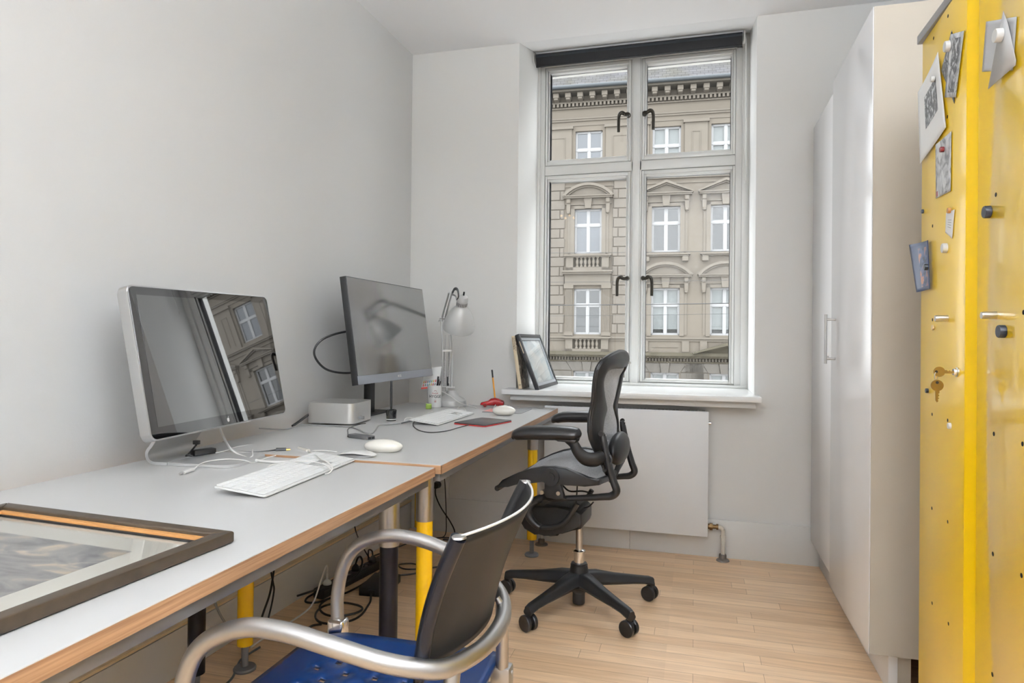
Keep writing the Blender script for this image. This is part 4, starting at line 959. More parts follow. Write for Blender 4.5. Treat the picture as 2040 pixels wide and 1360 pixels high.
def disc(mb, c, n, r, h, seg=22):
    M = Matrix.Translation(c) @ n.to_track_quat('Z', 'Y').to_matrix().to_4x4(); mb.lathe([(r, 0), (r, h*.85), (r*.93, h)], seg, M)
M_hole = mat('hole_dark', (.004, .003, .002), .8)
for (px, py) in ((1888.7, 32), (1860, 76), (1887.6, 232.6), (1857.8, 450), (1857.8, 636.7), (1857, 825), (1888, 837), (1856.5, 1012), (1888, 1039), (1857, 1201), (1889.5, 1242)):
    mb = MB(); disc(mb, D1(px, py, 0), n1, .0042, .0003); mb.build('hole', M_hole, door1, world=True)
for (px, py) in ((1984, 387.6), (1980, 864), (2037, 884), (1978, 1103), (2035, 1146), (1977, 1343), (2039, 622)):
    mb = MB(); disc(mb, D2(px, py, 0), n2, .0045, .0003); mb.build('hole', M_hole, door2, world=True)
for dr, c, n in ((door1, D1(1888, 634, 0), n1), (door2, D2(1985, 628, 0), n2)):
    mb = MB(); disc(mb, c, n, .0075, .026); mb.build('handle', M_steel, dr, world=True)
# lock and keys
c = D1(1908, 741, 0); mb = MB(); disc(mb, c, n1, .011, .003); disc(mb, c+n1*.003, n1, .008, .006); mb.build('lock', M_chrome, door1, world=True)
def key(name, label, M, s=1):
    t = thing(name, label, 'key'); t.location = M.to_translation(); t.rotation_euler = M.to_euler()
    mb = MB().lathe([(.0115*s, -.0011), (.0115*s, .0011)], 24)
    mb.prism([(.009*s, -.0035*s), (.030*s, -.0035*s), (.034*s, -.001*s), (.031*s, .0018*s), (.0285*s, .0005*s), (.026*s, .0030*s), (.023*s, .0010*s), (.020*s, .0034*s), (.017*s, .0015*s), (.015*s, .0038*s), (.009*s, .0038*s)], .0009, h0=-.0009)
    mb.build('key_blade', M_brass, t)
    MB().lathe([(.0030*s, .0012), (.0030*s, .0013)], 14, Matrix.Translation((-.006*s, 0, 0))).build('key_hole', M_hole, t)
    return t
inp = n1; side = (CR*1.0).normalized()
key('key', 'brass key stuck in the lock of the left yellow door', frameM(c+n1*.036, -n1, (0, 0, 1), (-n1).cross(Vector((0, 0, 1)))))
kc = c+n1*.040+Vector((0, 0, -.031))
kd = Vector((.02, 0, -1)).normalized(); kz = Vector((-.5, -.86, 0)); ky = kz.cross(kd).normalized()
key('key', 'brass key hanging below the one in the lock', frameM(kc, kd, ky, kz), 1.12)
tag(MB().tube([c+n1*.042+Vector((0, .0+.0075*cos(a)*.3, -.010+.0085*sin(a)))+Vector((.004*cos(a), 0, 0)) for a in [k*pi/6 for k in range(12)]], .0011, n=6, closed=True).build('key_ring', M_steel), 'small steel ring joining the two brass keys', 'key ring')
# magnets
def magnet(f, n, px, py, r, h, m, lab, off=0.0003):
    mb = MB(); disc(mb, f(px, py, off), n, r, h); tag(mb.build('magnet', m), lab, 'magnet')
M_mw = mat('magnet_white', S(225, 225, 222), .3, coat=.3); M_mb = mat('magnet_blue_black', S(38, 46, 60), .35); M_mr = mat('magnet_red', S(120, 26, 34), .3)
magnet(D1, n1, 1892, 92, .0125, .011, M_mw, 'round white magnet holding the overlapping photographs at the top of the left yellow door', .004)
magnet(D1, n1, 1861, 157, .0075, .008, M_mw, 'small white magnet on the large white sheet with a dark picture', .006)
magnet(D1, n1, 1880, 297.5, .0065, .008, M_mr, 'dark red magnet on the grey photograph', .003)
magnet(D1, n1, 1893, 419, .0065, .006, mat('magnet_copper', S(176, 120, 60), .3), 'copper-coloured magnet holding the small white note', .003)
magnet(D1, n1, 1886, 494, .0115, .010, M_mw, 'larger white magnet below the small note')
magnet(D1, n1, 1860, 652, .0065, .004, mat('magnet_cream', S(226, 200, 150), .4), 'cream magnet just below the left door handle')
magnet(D1, n1, 1894, 848, .0070, .006, M_mw, 'small white magnet low on the left yellow door, beneath the keys')
magnet(D1, n1, 1839.5, 421, .0055, .005, M_mb, 'small black magnet at the outer edge of the left door, above the curled picture')
magnet(D1, n1, 1849, 778, .0060, .006, M_mb, 'small black magnet near the outer edge, left of the hanging key')
magnet(D1, n1, 1848, 532, .0080, .008, M_mb, 'dark magnet pinning the curled blue portrait', .016)
magnet(D2, n2, 1972, 422, .0125, .011, M_mb, 'dark magnet on the right yellow door, above its handle')
magnet(D2, n2, 2001, 660, .0125, .011, M_mb, 'dark magnet on the right yellow door, below its handle')
magnet(D2, n2, 1995, 70, .0130, .012, M_mw, 'round white magnet holding the grey papers at the top of the right yellow door', .006)
# papers and photographs on the doors
def sheet(name, f, pts, m, lab, cat, off=.0015, curl=0, th=.0005):
    """pts: 4 photo corners a,b,c,d (a-b top, d-c bottom)"""
    a, b, c_, d = [f(x, y, off) for x, y in pts]; n = n1 if f is D1 else n2
    t = thing(name, lab, cat, (a+b+c_+d)/4)
    def fn(u, v):
        p = (a*(1-u)+b*u)*(1-v)+(d*(1-u)+c_*u)*v
        return p+n*(curl*((1-u)**2*(1.2-v*.6)+.25*u*u)+.0001)
    MB().grid(fn, 13, 13).build('print_sheet', m, t, world=True, solid=th)
    return t, fn, n
M_ph1 = print_mat('monochrome_print', [S(30, 30, 34), S(90, 92, 96), S(210, 212, 214)], 30, 3)
M_ph2 = print_mat('grey_photo', [S(120, 122, 126), S(188, 190, 192), S(220, 222, 222)], 22, 2)
M_port = print_mat('blue_portrait', [S(24, 34, 60), S(70, 96, 140), S(190, 130, 90)], 26, 2)
M_greyp = mat('grey_sheet', S(186, 188, 190), .35); M_greyp2 = mat('light_grey_sheet', S(200, 200, 200), .3)
t, fn, n = sheet('paper_sheet', D1, [(1834.5, 184), (1870, 103), (1886, 253), (1836, 326)], M_paper, 'large white sheet with a dark monochrome picture on the left yellow door', 'paper', .003, .006)
def sub(fn, n, u0, u1, v0, v1, m, t, name='picture'):
    MB().grid(lambda u, v: fn(u0+(u1-u0)*u, v0+(v1-v0)*v)+n*.0006, 9, 9).build(name, m, t, world=True)
sub(fn, n, .28, .80, .22, .66, M_ph1, t)
sheet('photograph', D1, [(1896, 60), (1903, 85), (1901, 206), (1875, 140)], M_ph1, 'tilted dark photograph mostly hidden behind the striped one', 'photograph', .0015)
t, fn, n = sheet('photograph', D1, [(1897, 68), (1921, 61), (1904.5, 194), (1883, 194)], M_ph2, 'upright light-bordered photograph at the top of the left yellow door', 'photograph', .003, .002)
sub(fn, n, .25, .80, .08, .92, M_ph1, t)
t, fn, n = sheet('photograph', D1, [(1867, 288), (1896, 261), (1894.5, 380), (1866.5, 395)], M_ph2, 'grey photograph under a dark red magnet', 'photograph', .0015, .003)
sub(fn, n, .03, .14, .88, .98, M_mr, t, 'red_lettering')
t, fn, n = sheet('note', D1, [(1886, 424), (1902, 417), (1897, 475), (1884, 463)], M_paper, 'small white note under a copper-coloured magnet', 'note', .0015, .001)
for k in range(4): sub(fn, n, .3, .75, .35+.1*k, .37+.1*k, M_cable_g, t, 'printed_line')
t, fn, n = sheet('photograph', D1, [(1825, 487), (1852, 478), (1856, 575), (1833, 582)], mat('portrait_blue', S(36, 58, 98), .3), 'curled blue portrait picture at the outer edge of the left yellow door', 'photograph', .004, .014)
sub(fn, n, .35, .88, .12, .92, M_port, t)
sheet('paper_sheet', D2, [(1966, 43), (2026, 33), (2018, 140), (1957, 143)], M_greyp, 'squarer grey paper at the top of the right yellow door', 'paper', .0015, .001)
t = thing('paper_sheet', 'pointed light grey paper hanging in front of the square one', 'paper', D2(1995, 90))
P = [D2(1999, 22, .0045), D2(2008, 47, .0045), D2(2024, 120, .0045), D2(2023, 130, .0045), D2(1968, 178, .0045), D2(1983, 100, .0045)]
mb = MB(); mb.bm.faces.new([mb.bm.verts.new(p) for p in P]); mb.build('print_sheet', M_greyp2, t, world=True, solid=.0005)

# ------------------------------------------------------------------ mesh office chair
CC = Vector((1.166, 2.758, 0)); CRZ = radians(175.5)
CF = Vector((cos(CRZ), sin(CRZ), 0)); CL = Vector((-sin(CRZ), cos(CRZ), 0))
OC = thing('office_chair', 'black mesh office chair on castors at the further desk', 'chair', CC, CRZ)
def CP(px, py, Y, dz=0):
    d = CR*((px-1020)/F_PX)-CU*((py-667.95)/F_PX)+_f
    t_ = ((CC-CAM).dot(CL)+Y)/d.dot(CL); q = CAM+d*t_-CC
    return Vector((q.dot(CF), Y, q.z+dz))
def mir(v): return Vector((v.x, -v.y, v.z))
PF = frameM((0, 0, 0), (1, 0, 0), (0, 0, 1), (0, -1, 0))      # polygon (X,Z) extruded along -Y
# seat wings
top = [(988.5, 970.3), (1002, 955), (1030.7, 941.6), (1056, 933), (1081.5, 928.4), (1106.8, 927.7), (1128.8, 931.4), (1149, 940.7), (1171, 953.4), (1194.7, 955)]
bot = [(1194.7, 965.3), (1166, 968.3), (1132, 965.3), (1081.5, 958.5), (1047.6, 959.3), (1030.7, 963.6), (1013.8, 965.3), (996.9, 972)]
YS = .245
wt = [CP(x, y, YS) for x, y in top]; wb = [CP(x, y, YS) for x, y in bot]
for s in (1, -1):
    poly = [(p.x, p.z) for p in wt]+[(p.x, p.z) for p in wb]
    MB().prism(poly, s*-YS+.014, M=PF, h0=s*-YS-.014, bev=.006, seg=2).build('seat_frame', M_graph, OC)
    pv = CP(1100, 948, YS); mb = MB().cyl((pv.x, s*(YS+.010), pv.z), (pv.x, s*(YS+.026), pv.z), .034, 32); mb.cyl((pv.x, s*(YS+.026), pv.z), (pv.x, s*(YS+.030), pv.z), .018, 24)
    mb.build('pivot_cap', M_graph, OC)
    a = [CP(x, y, YS) for x, y in ((1086, 958), (1119, 958), (1122, 988), (1128, 993), (1112, 993), (1090, 990), (1086, 985))]
    MB().prism([(p.x, p.z) for p in a], s*-YS+.012, M=PF, h0=s*-YS-.012, bev=.004).build('seat_bracket', M_graph, OC)
    for (x, y) in ((1082, 979), (1114, 981)):
        q = CP(x, y, YS); MB().cyl((q.x, s*(YS-.02), q.z), (q.x, s*(YS+.017), q.z), .008, 16).build('bolt', M_steel, OC)
def ztop(x):
    P = sorted(wt, key=lambda p: p.x)
    for a, b in zip(P, P[1:]):
        if a.x <= x <= b.x: k = (x-a.x)/(b.x-a.x+1e-9); return a.z*(1-k)+b.z*k
    return P[0].z if x < P[0].x else P[-1].z
xa, xb_ = min(p.x for p in wt)+.0, max(p.x for p in wt)-.004
def seatfn(u, v):
    x = xb_+(xa-xb_)*u; y = (2*v-1)*(YS-.004); e = 1-abs(2*v-1)**2.2
    return (x, y, ztop(x)-.006-.020*e*min(1, (1-abs(2*u-1)**4)+.15))
MB().grid(seatfn, 34, 21).build('seat_mesh', M_mesh, OC, solid=.003)
fp = wt[0]; MB().tube([(fp.x-.004, YS, fp.z-.004), (fp.x+.006, YS*.6, fp.z-.010), (fp.x+.008, 0, fp.z-.012), (fp.x+.006, -YS*.6, fp.z-.010), (fp.x-.004, -YS, fp.z-.004)], .011, n=12).build('seat_front_edge', M_graph, OC)
rp = wt[-1]; MB().tube([(rp.x+.004, YS, rp.z-.008), (rp.x+.0, 0, rp.z-.028), (rp.x+.004, -YS, rp.z-.008)], .013, n=12).build('seat_rear_edge', M_graph, OC)
# back frame
lev = [((1216, 958, .02), (1214, 946, .02)), ((1212, 950, .09), (1212, 938, .075)), ((1200, 925, .165), (1205, 920, .125)), ((1184, 893, .205), (1199, 893, .145)), ((1174, 866, .228), (1198, 862, .155)), ((1174, 834, .235), (1201, 834, .115)),
       ((1178, 813, .235), (1206, 815, .075)), ((1181, 796, .242), (1203, 797, .115)), ((1183, 766, .256), (1199.5, 772, .165)), ((1186, 745, .262), (1200, 757, .180)), ((1191, 730, .258), (1204, 744, .20)), ((1200, 718, .240), (1211, 735, .175)),
       ((1214, 708.5, .185), (1221, 732, .12)), ((1226, 702.5, .10), (1230, 732, .055)), ((1234, 699.5, 0.0), (1237, 732, 0.0))]
O_ = [CP(x, y, Y) for (x, y, Y), _ in lev]; I_ = [CP(x, y, Y) for _, (x, y, Y) in lev]
loopO = O_+[mir(p) for p in O_[-2::-1]]; loopI = I_+[mir(p) for p in I_[-2::-1]]
def cat(P, t):
    n = len(P)-1; f = t*n; i = min(int(f), n-1); k = f-i
    p0, p1, p2, p3 = P[max(i-1, 0)], P[i], P[i+1], P[min(i+2, n)]
    return .5*((2*p1)+(-p0+p2)*k+(2*p0-5*p1+4*p2-p3)*k*k+(-p0+3*p1-3*p2+p3)*k**3)
def bfn(u, v):
    a = cat(loopO, u); b = cat(loopI, u); p = a.lerp(b, v); bulge = sin(pi*v)*.010
    return p+Vector((-bulge, 0, 0))
o = MB().grid(bfn, 141, 9).build('back_frame', M_graph, OC, solid=.016, ang=60)
# back mesh spans between the inner edges
def mfn(u, v):
    L = cat(I_, .001+u*.998); R = mir(L); p = L.lerp(R, v); w_ = abs(L.y)
    return p+Vector((-.012*sin(pi*v)*min(1, w_/.12), 0, 0))
MB().grid(mfn, 60, 17).build('back_mesh', M_mesh, OC, solid=.003)
a0, a1 = loopO[len(O_)-4], loopO[len(O_)+2]
MB().tube([cat(loopO, t_) for t_ in [k/60 for k in range(61)]], .0075, n=8, smooth=False).build('frame_rim', M_graph, OC)
q = CP(1239, 724, 0); MB().box(q.x-.012, -.15, q.z-.004, q.x-.004, -.13, q.z+.004).build('moulded_slot', M_white, OC)
# spine links, lower bars, lumbar pad
for s in (1, -1):
    Yl = .205
    pts = [CP(x, y, Yl) for x, y in ((1194, 862), (1197, 875), (1202, 900), (1209, 930), (1217, 958), (1223, 977), (1217, 987), (1200, 989), (1165, 991), (1130, 992), (1100, 993), (1080, 992), (1064, 998))]
    mb = MB().tube([(p.x-(.010 if i < 6 else .004), s*(p.y-(.03 if i > 10 else 0)), p.z) for i, p in enumerate(pts)], [.012, .018, .0185, .0185, .019, .020, .020, .018, .016, .015, .015, .016, .015], n=14, flat=(.75, 1.0)); mb.build('spine_link', M_graph, OC)
    t0 = pts[0]; MB().box(t0.x-.026, s*Yl-.006, t0.z-.045, t0.x-.022, s*Yl+.006, t0.z-.005).build('link_slot', M_blackg, OC)
    MB().cyl((t0.x-.01, s*(Yl+.012), t0.z), (t0.x-.01, s*(Yl+.022), t0.z), .010).build('link_bolt', M_graph, OC)
    c2 = [CP(x, y, .15) for x, y in ((1078, 992), (1061, 1000), (1052, 1014), (1055, 1030), (1066, 1044), (1076, 1050))]
    MB().tube([(p.x, s*p.y, p.z) for p in c2], [.016, .017, .018, .017, .015, .014], n=12).build('swing_link', M_graph, OC)
    c3 = [CP(x, y, .13) for x, y in ((1072, 1049), (1095, 1050), (1118, 1044), (1134, 1028), (1150, 1003))]
    MB().tube([(p.x, s*p.y, p.z) for p in c3], .0105, n=12).build('tilt_link', M_graph, OC)
lp = CP(1228, 893, 0)
MB().ellipsoid((lp.x-.012, 0, lp.z+.003), .036, .150, .066, nu=40, nv=22).build('lumbar_pad', M_graph, OC)
mb = MB()
for k in range(12): mb.box(lp.x+.012, .10-.0-.002, lp.z-.05+.0085*k, lp.x+.022, .104, lp.z-.046+.0085*k)
mb.build('lumbar_rack', M_cable_g, OC)
MB().tube([CP(1216, 905, .20)+Vector((0, .012, 0)), CP(1219, 918, .20)+Vector((0, .014, 0)), CP(1206, 938, .20)+Vector((0, .012, 0)), CP(1203, 925, .20)+Vector((0, .012, 0))], .005, n=8).build('arm_lever', M_graph, OC)
# arms
for s in (1, -1):
    ya = .285
    P = [CP(x, y, ya) for x, y in ((1020, 873), (1028, 866), (1045, 862), (1075, 861.5), (1110, 862), (1138, 863.5), (1150, 865), (1157, 867))]
    pad = MB().tube([(p.x, s*(p.y-(.010 if i < 2 else 0)), p.z) for i, p in enumerate(P)], [.008, .021, .0255, .027, .027, .0255, .022, .008], n=18, flat=(1.65, 1), sub=8)
    
    pad.build('armrest_pad', M_leather, OC)
    Q = [(1132, 873, ya), (1143, 884, ya), (1152, 900, ya-.005), (1167, 913, ya-.02), (1186, 915, ya-.04), (1200, 908, ya-.062)]
    Q = [CP(*q) for q in Q]
    MB().tube([(p.x, s*p.y, p.z) for p in Q], [.020, .019, .022, .028, .031, .026], n=16, flat=(.75, 1)).build('armrest_support', M_graph, OC)
    MB().prism([(CP(1105, 872, ya).x, CP(1105, 872, ya).z), (CP(1152, 874, ya).x, CP(1152, 874, ya).z), (CP(1150, 880, ya).x, CP(1150, 880, ya).z), (CP(1115, 877, ya).x, CP(1115, 877, ya).z)][::-1], s*-ya+.03, M=PF, h0=s*-ya-.03, bev=.003).build('pad_plate', M_graph, OC)
# tilt mechanism
m_ = [CP(x, y, 0) for x, y in ((1046, 1022), (1056, 1004), (1078, 997), (1120, 1000), (1160, 1006), (1169, 1014), (1169, 1035), (1166, 1043), (1130, 1046), (1122, 1056), (1108, 1057), (1098, 1050), (1078, 1054), (1058, 1042))]
MB().prism([(p.x, p.z) for p in m_], .095, M=PF, h0=-.095, bev=.010, seg=3).build('tilt_mechanism', M_graph, OC)
k = CP(1140, 1005, 0); MB().prism([(CP(x, y, 0).x, CP(x, y, 0).z) for x, y in ((1085, 1000), (1128, 1012), (1165, 1008), (1140, 1001), (1100, 996))], .075, M=PF, h0=-.075, bev=.004).build('mechanism_cover', mat('slate_plastic', (.035, .038, .042), .4), OC)
MB().tube([CP(1120, 966, .1), CP(1135, 978, .12), CP(1160, 978, .14), CP(1178, 982, .16)], .0035, n=8).build('control_cable', M_black, OC)
MB().tube([CP(1150, 968, .1), CP(1149, 985, .1), CP(1148, 1000, .08)], .003, n=8).build('control_cable', M_black, OC)
MB().tube([CP(1182, 1000, .1), CP(1174, 1008, .08), CP(1165, 1011, .05)], .003, n=8).build('control_cable', M_black, OC)
# gas column and star base
MB().lathe([(.0145, .20), (.0145, .345)], 28).build('gas_piston', M_steel, OC)
MB().lathe([(.0225, .15), (.0225, .226), (.026, .228), (.026, .234), (.020, .238), (.015, .240)], 32).build('column_sleeve', M_chrome, OC)
MB().lathe([(.024, .013), (.026, .018), (.026, .06), (.030, .062), (.030, .12)], 28).build('column_housing', M_black, OC)
MB().lathe([(.034, .07), (.044, .10), (.042, .140), (.036, .168), (.036, .176), (.0325, .178), (.0325, .183), (.024, .185)], 40).build('base_hub', M_graph, OC)
R0 = .325
for k in range(5):
    a = radians(-116+72*k)-CRZ; M = Matrix.Rotation(a, 4, 'Z')
    mb = MB(); secs = [(.025, .052, .062, .108), (.08, .040, .058, .108), (.16, .030, .046, .104), (.24, .025, .036, .096), (.29, .023, .032, .090), (.318, .022, .036, .084), (.336, .020, .034, .078)]
    rg = []
    for (r, hw, hh, zc) in secs:
        zc2 = zc+.002; ring = []
        for j in range(16):
            t_ = 2*pi*j/16+pi/16; cx = abs(cos(t_))**.55*(1 if cos(t_) > 0 else -1); sz = abs(sin(t_))**.7*(1 if sin(t_) > 0 else -1)
            ring.append(mb.bm.verts.new(M @ Vector((r, hw*cx*(1 if sz < 0 else .72), zc2+(hh*.5)*sz+(.008 if r < .1 else 0)))))
        rg.append(ring)
    for x, y in zip(rg, rg[1:]):
        for j in range(16): mb.bm.faces.new((x[j], x[(j+1) % 16], y[(j+1) % 16], y[j]))
    mb.bm.faces.new(rg[0]); mb.bm.faces.new(rg[-1][::-1])
    br_ = mb.build('base_arm', M_graph, OC)
    phi = radians(-35)-CRZ+radians(6*k)         # castor direction
    Cm = Matrix.Translation(M @ Vector((R0, 0, 0))) @ Matrix.Rotation(phi, 4, 'Z')
    cas = MB(); cas.cyl((0, 0, .045), (0, 0, .074), .010, 14); cas.box(-.020, -.009, .028, .016, .009, .056, bev=.006)
    cas.bm.transform(Cm); cs = cas.build('castor', M_black, OC)
    for s in (-1, 1):
        w_ = MB().lathe([(.010, -.009), (.029, -.0085), (.0315, -.005), (.0315, .006), (.029, .009), (.010, .0095)], 32, Cm @ Matrix.Translation((-.004, s*.0155, .0318)) @ Matrix.Rotation(pi/2*(1 if s < 0 else -1), 4, 'X'))
        w_.build('wheel', mat('castor_black', (.010, .010, .011), .3), cs)

# ------------------------------------------------------------------ silver armchair with blue seat
AY = 1.125
AC = thing('armchair', 'silver tubular armchair with blue perforated seat and dark curved back, pulled out in the foreground', 'chair', (1.03, AY, 0))
def my(v): return (v[0]+.010*(v[0] < 1.25), 2*AY-v[1]+.014*(v[0] < 1.25), v[2])
far = [(.832, 1.374, .462), (.828, 1.380, .52), (.842, 1.384, .590), (.878, 1.384, .638), (.945, 1.381, .666), (1.015, 1.380, .668), (1.09, 1.374, .654), (1.16, 1.353, .631), (1.215, 1.325, .614), (1.257, 1.275, .603), (1.283, 1.20, .598)]
hoop = far+[(1.290, AY, .597)]+[my(p) for p in far[::-1]]
MB().tube(hoop, .0150, n=22, sub=8).build('arm_hoop', M_alu_tube, AC, world=True)
for s in (0, 1):
    f = my if s else (lambda v: v)
    MB().tube([f((.832, 1.374, .475)), f((.832, 1.376, .40)), f((.815, 1.390, .0))], .0140, n=18, smooth=False).build('front_leg', M_alu_tube, AC, world=True)
    MB().tube([f((1.262, 1.262, .600)), f((1.248, 1.318, .44)), f((1.285, 1.355, .0))], .0130, n=18, smooth=False).build('rear_leg', M_alu_tube, AC, world=True)
    c = f((.835, 1.372, .447)); mb = MB().box(c[0]-.021, c[1]-.018, c[2]-.030, c[0]+.021, c[1]+.018, c[2]+.022, bev=.008, seg=3); mb.build('leg_clamp', M_chrome, AC, world=True)
    c = f((1.245, 1.322, .425)); mb = MB().box(c[0]-.020, c[1]-.017, c[2]-.035, c[0]+.022, c[1]+.017, c[2]+.018, bev=.005, seg=2); mb.build('leg_clamp', M_alu_tube, AC, world=True)
    for z in (.440, .410): 
        c = f((1.2675, 1.322, z-.01)); MB().cyl((c[0]-.001, c[1], c[2]), (c[0]+.002, c[1], c[2]), .004, 12).build('screw', M_steel, AC, world=True)
# seat: curved shell with square holes
NX, NY = 28, 26; sx0, sx1, sy0, sy1 = .775, 1.235, AY-.205, AY+.222
def seatz(x, y):
    u = (x-sx0)/(sx1-sx0); v = (y-AY)/.2
    return .448-.016*(1-v*v)*min(1, u*3)-.030*max(0, .22-u)**1.4*6+.004*u
mb = MB(); g = [[None]*(NY+1) for _ in range(NX+1)]
for i in range(NX+1):
    for j in range(NY+1):
        x = sx0+(sx1-sx0)*i/NX; y = sy0+(sy1-sy0)*j/NY
        # rounded plan corners
        e = .045; yy = y
        if x < sx0+e: k = sqrt(max(0, 1-((sx0+e-x)/e)**2)); yy = AY+(y-AY)*(1-(e/.198)*(1-k))
        g[i][j] = mb.bm.verts.new((x, yy, seatz(x, y)))
for i in range(NX):
    for j in range(NY):
        ii, jj = i-6, j-5
        hole = 0 <= ii <= 16 and 0 <= jj <= 16 and ((ii % 4 == 0 and jj % 4 == 0) or (ii % 4 == 2 and jj % 4 == 2))
        if not hole: mb.bm.faces.new((g[i][j], g[i+1][j], g[i+1][j+1], g[i][j+1]))
mb.build('seat', M_blue, AC, world=True, solid=-.008, smooth=True)
for y in (AY-.15, AY+.15): MB().box(.835, y-.012, .405, 1.235, y+.012, .424, bev=.004).build('seat_rail', M_alu_tube, AC, world=True)
# back shell
def bt(v): return Vector((1.343-.048*v*v, AY+.200*v, .824))
def bb(v): return Vector((1.268-.045*v*v, AY+.168*v, .606))
def shell(u, v):
    vv = 2*u-1; a = bb(vv); b = bt(vv); k = v
    p = a.lerp(b, k); return p+Vector((.010*sin(pi*k)*-1, 0, 0))
MB().grid(shell, 41, 21).build('back_shell', M_backshell, AC, world=True, solid=.006)
for vv in (-1, 1):
    a = bb(vv); b = bt(vv); 
    MB().tube([a+(b-a)*(k/8)+Vector((-.010*sin(pi*k/8)-.004, 0, 0)) for k in range(-1, 9)], [.008]+[.0125]*9, n=18, sub=2).build('rolled_edge', mat('navy_edge', (.005, .006, .011), .2, spec=.3) if vv < 0 else M_backshell, AC, world=True)
    MB().lathe([(.0125, 0), (.011, .003), (.004, .0045)], 20, Matrix.Translation(b+Vector((-.004, 0, 0)))).build('edge_cap', M_alu_tube, AC, world=True)
MB().tube([bt(2*k/30-1)+Vector((0, 0, .003)) for k in range(31)],   .0024, n=8, smooth=False).build('top_trim', M_white, AC, world=True)
MB().cyl((1.276, AY+.10, .600), (1.262, AY+.10, .62), .006).build('back_bracket', M_steel, AC, world=True)

# ------------------------------------------------------------------ cables and small things on the desks
def cable(name, label, pts, r, m, group=None, n=8, sub=8, cat='cable'):
    return tag(MB().tube(pts, r, n=n, sub=sub).build(name, m), label, cat, group)
def dp(px, py, z, h=0):
    q = at(px, py, 2, z+h); return q
R1 = .0035
z1 = DZ1; z2 = DZ2
cable('display_cable', 'thick white cable curving from behind the aluminium monitor past the keyboard', [(.10, 1.80, .93), (.11, 1.83, .86), (.13, 1.845, .79), dp(463, 897, z1, .014), dp(500, 914, z1, .005), dp(545, 920, z1, .0045), dp(600, 918, z1, .0045), (.50, 1.752, z1+.0045)], .0040, M_cable_w)
cable('power_cable', 'white cable dropping straight behind the aluminium monitor', [(.07, 1.72, .92), (.065, 1.745, .86), (.06, 1.765, .80), (.058, 1.77, z1+.004)], .0040, M_cable_w)
cable('adapter_cable', 'black cable lying behind the aluminium monitor foot', [dp(443, 881, z1, .003), dp(470, 880, z1, .003), dp(500, 884, z1, .003), dp(524, 878, z1, .003), dp(529, 880, z1, .003), dp(528, 889, z1, .003)], .0026, M_cable_b)
cable('adapter_cable', 'black cable running to the black connector behind the keyboard', [dp(448, 888, z1, .003), dp(470, 897, z1, .003), dp(500, 901, z1, .004), dp(530, 899, z1, .006), dp(552, 896, z1, .007)], .0030, M_cable_b)
a = dp(550, 896.5, z1, .008); b = dp(570, 896, z1, .008); c_ = dp(578, 895.5, z1, .008)
t = thing('connector', 'black rectangular connector behind the nearer keyboard', 'connector', a)
MB().cyl(a, b, .0075, 8).build('housing', M_black, t, world=True); MB().cyl(b, c_, .0045, 8).build('metal_tip', M_brass, t, world=True)
# black adapter with short looped lead
a = dp(384, 908, z1, .010); b = dp(427, 902, z1, .010); d = (b-a).normalized(); a = a+Vector((0, 0, 0)); AMx = frameM((a.x, a.y, z1+.0095), d, Vector((0, 0, 1)).cross(d), (0, 0, 1))
t = thing('video_adapter', 'small black adapter box lying on the aluminium monitor foot', 'adapter', (a.x, a.y, z1+.0095))
MB().box(0, -.012, .0008, (b-a).length, .016, .017, M=AMx, bev=.002).build('adapter_box', M_black, t, world=True)
MB().tube([a+Vector((0, 0, .0)), a+Vector((-.012, -.01, .004)), a+Vector((-.018, -.004, .0)), a+Vector((-.006, .01, .022)), a+Vector((.012, .0, .034))], .0028, n=8).build('short_lead', M_black, t, world=True)
MB().box(-.009, -.006, -.006, .009, .006, .006, M=Matrix.Translation(a+Vector((.013, 0, .042))), bev=.001).build('plug_end', M_black, t, world=True)
a = dp(430, 901.5, z1, .016); cable('adapter_cable', 'thin white cable leaving the black adapter box', [a, dp(450, 897, z1, .012), dp(475, 889, z1, .008), dp(510, 885, z1, .004), dp(560, 887, z1, .003), dp(580, 893, z1, .003), dp(600, 896, z1, .005)], .0018, M_cable_w)
# white connectors
t = thing('usb_plug', 'white usb plug lying at the front of the aluminium monitor foot', 'plug', dp(371, 940, z1))
a = dp(366, 941, z1, .0055); b = dp(385, 934.5, z1, .0055); e = dp(358, 943.5, z1, .0055)
MB().cyl(a, b, .0052, 8).build('plug_housing', M_white, t, world=True); MB().cyl(e, a, .0040, 4).build('metal_tip', M_chrome, t, world=True)
cable('usb_cable', 'thin white cable from the usb plug across the aluminium monitor foot', [b, dp(405, 921, z1, .0125), dp(432, 916, z1, .0125), dp(458, 914, z1, .0125), dp(488, 917, z1, .0125), dp(505, 921, z1, .003), dp(530, 912, z1, .003), dp(560, 905, z1, .003), dp(610, 899, z1, .003), dp(640, 897, z2, .003), dp(672, 899.5, z2, .003)], .0016, M_cable_w)
a = dp(596, 893, z1, .006); b = dp(614, 898.5, z1, .006)
t = thing('cable_coupling', 'off-white cable coupling lying at the far end of the nearer keyboard', 'coupling', a)
MB().cyl(a, b, .0072, 12).build('coupling_body', M_cream, t, world=True)
cable('keyboard_cable', 'white keyboard cable from the off-white coupling looping over the nearer keyboard', [b, dp(628, 905, z1, .022), dp(640, 913, z1, .024), dp(655, 922, z1, .024), dp(662, 932, z1, .018), dp(657, 941, z1, .010), dp(648, 943.5, z1, .006)], .0020, M_cable_w)
cable('keyboard_cable', 'white cable crossing the top of the nearer keyboard', [dp(531, 939, z1, .004), dp(533, 931, z1, .004), dp(545, 925, z1, .006), dp(575, 921, z1, .016), dp(600, 918, z1, .027), dp(628, 920, z1, .026), dp(650, 927, z1, .024), dp(660, 935, z1, .016)], .0018, M_cable_w)
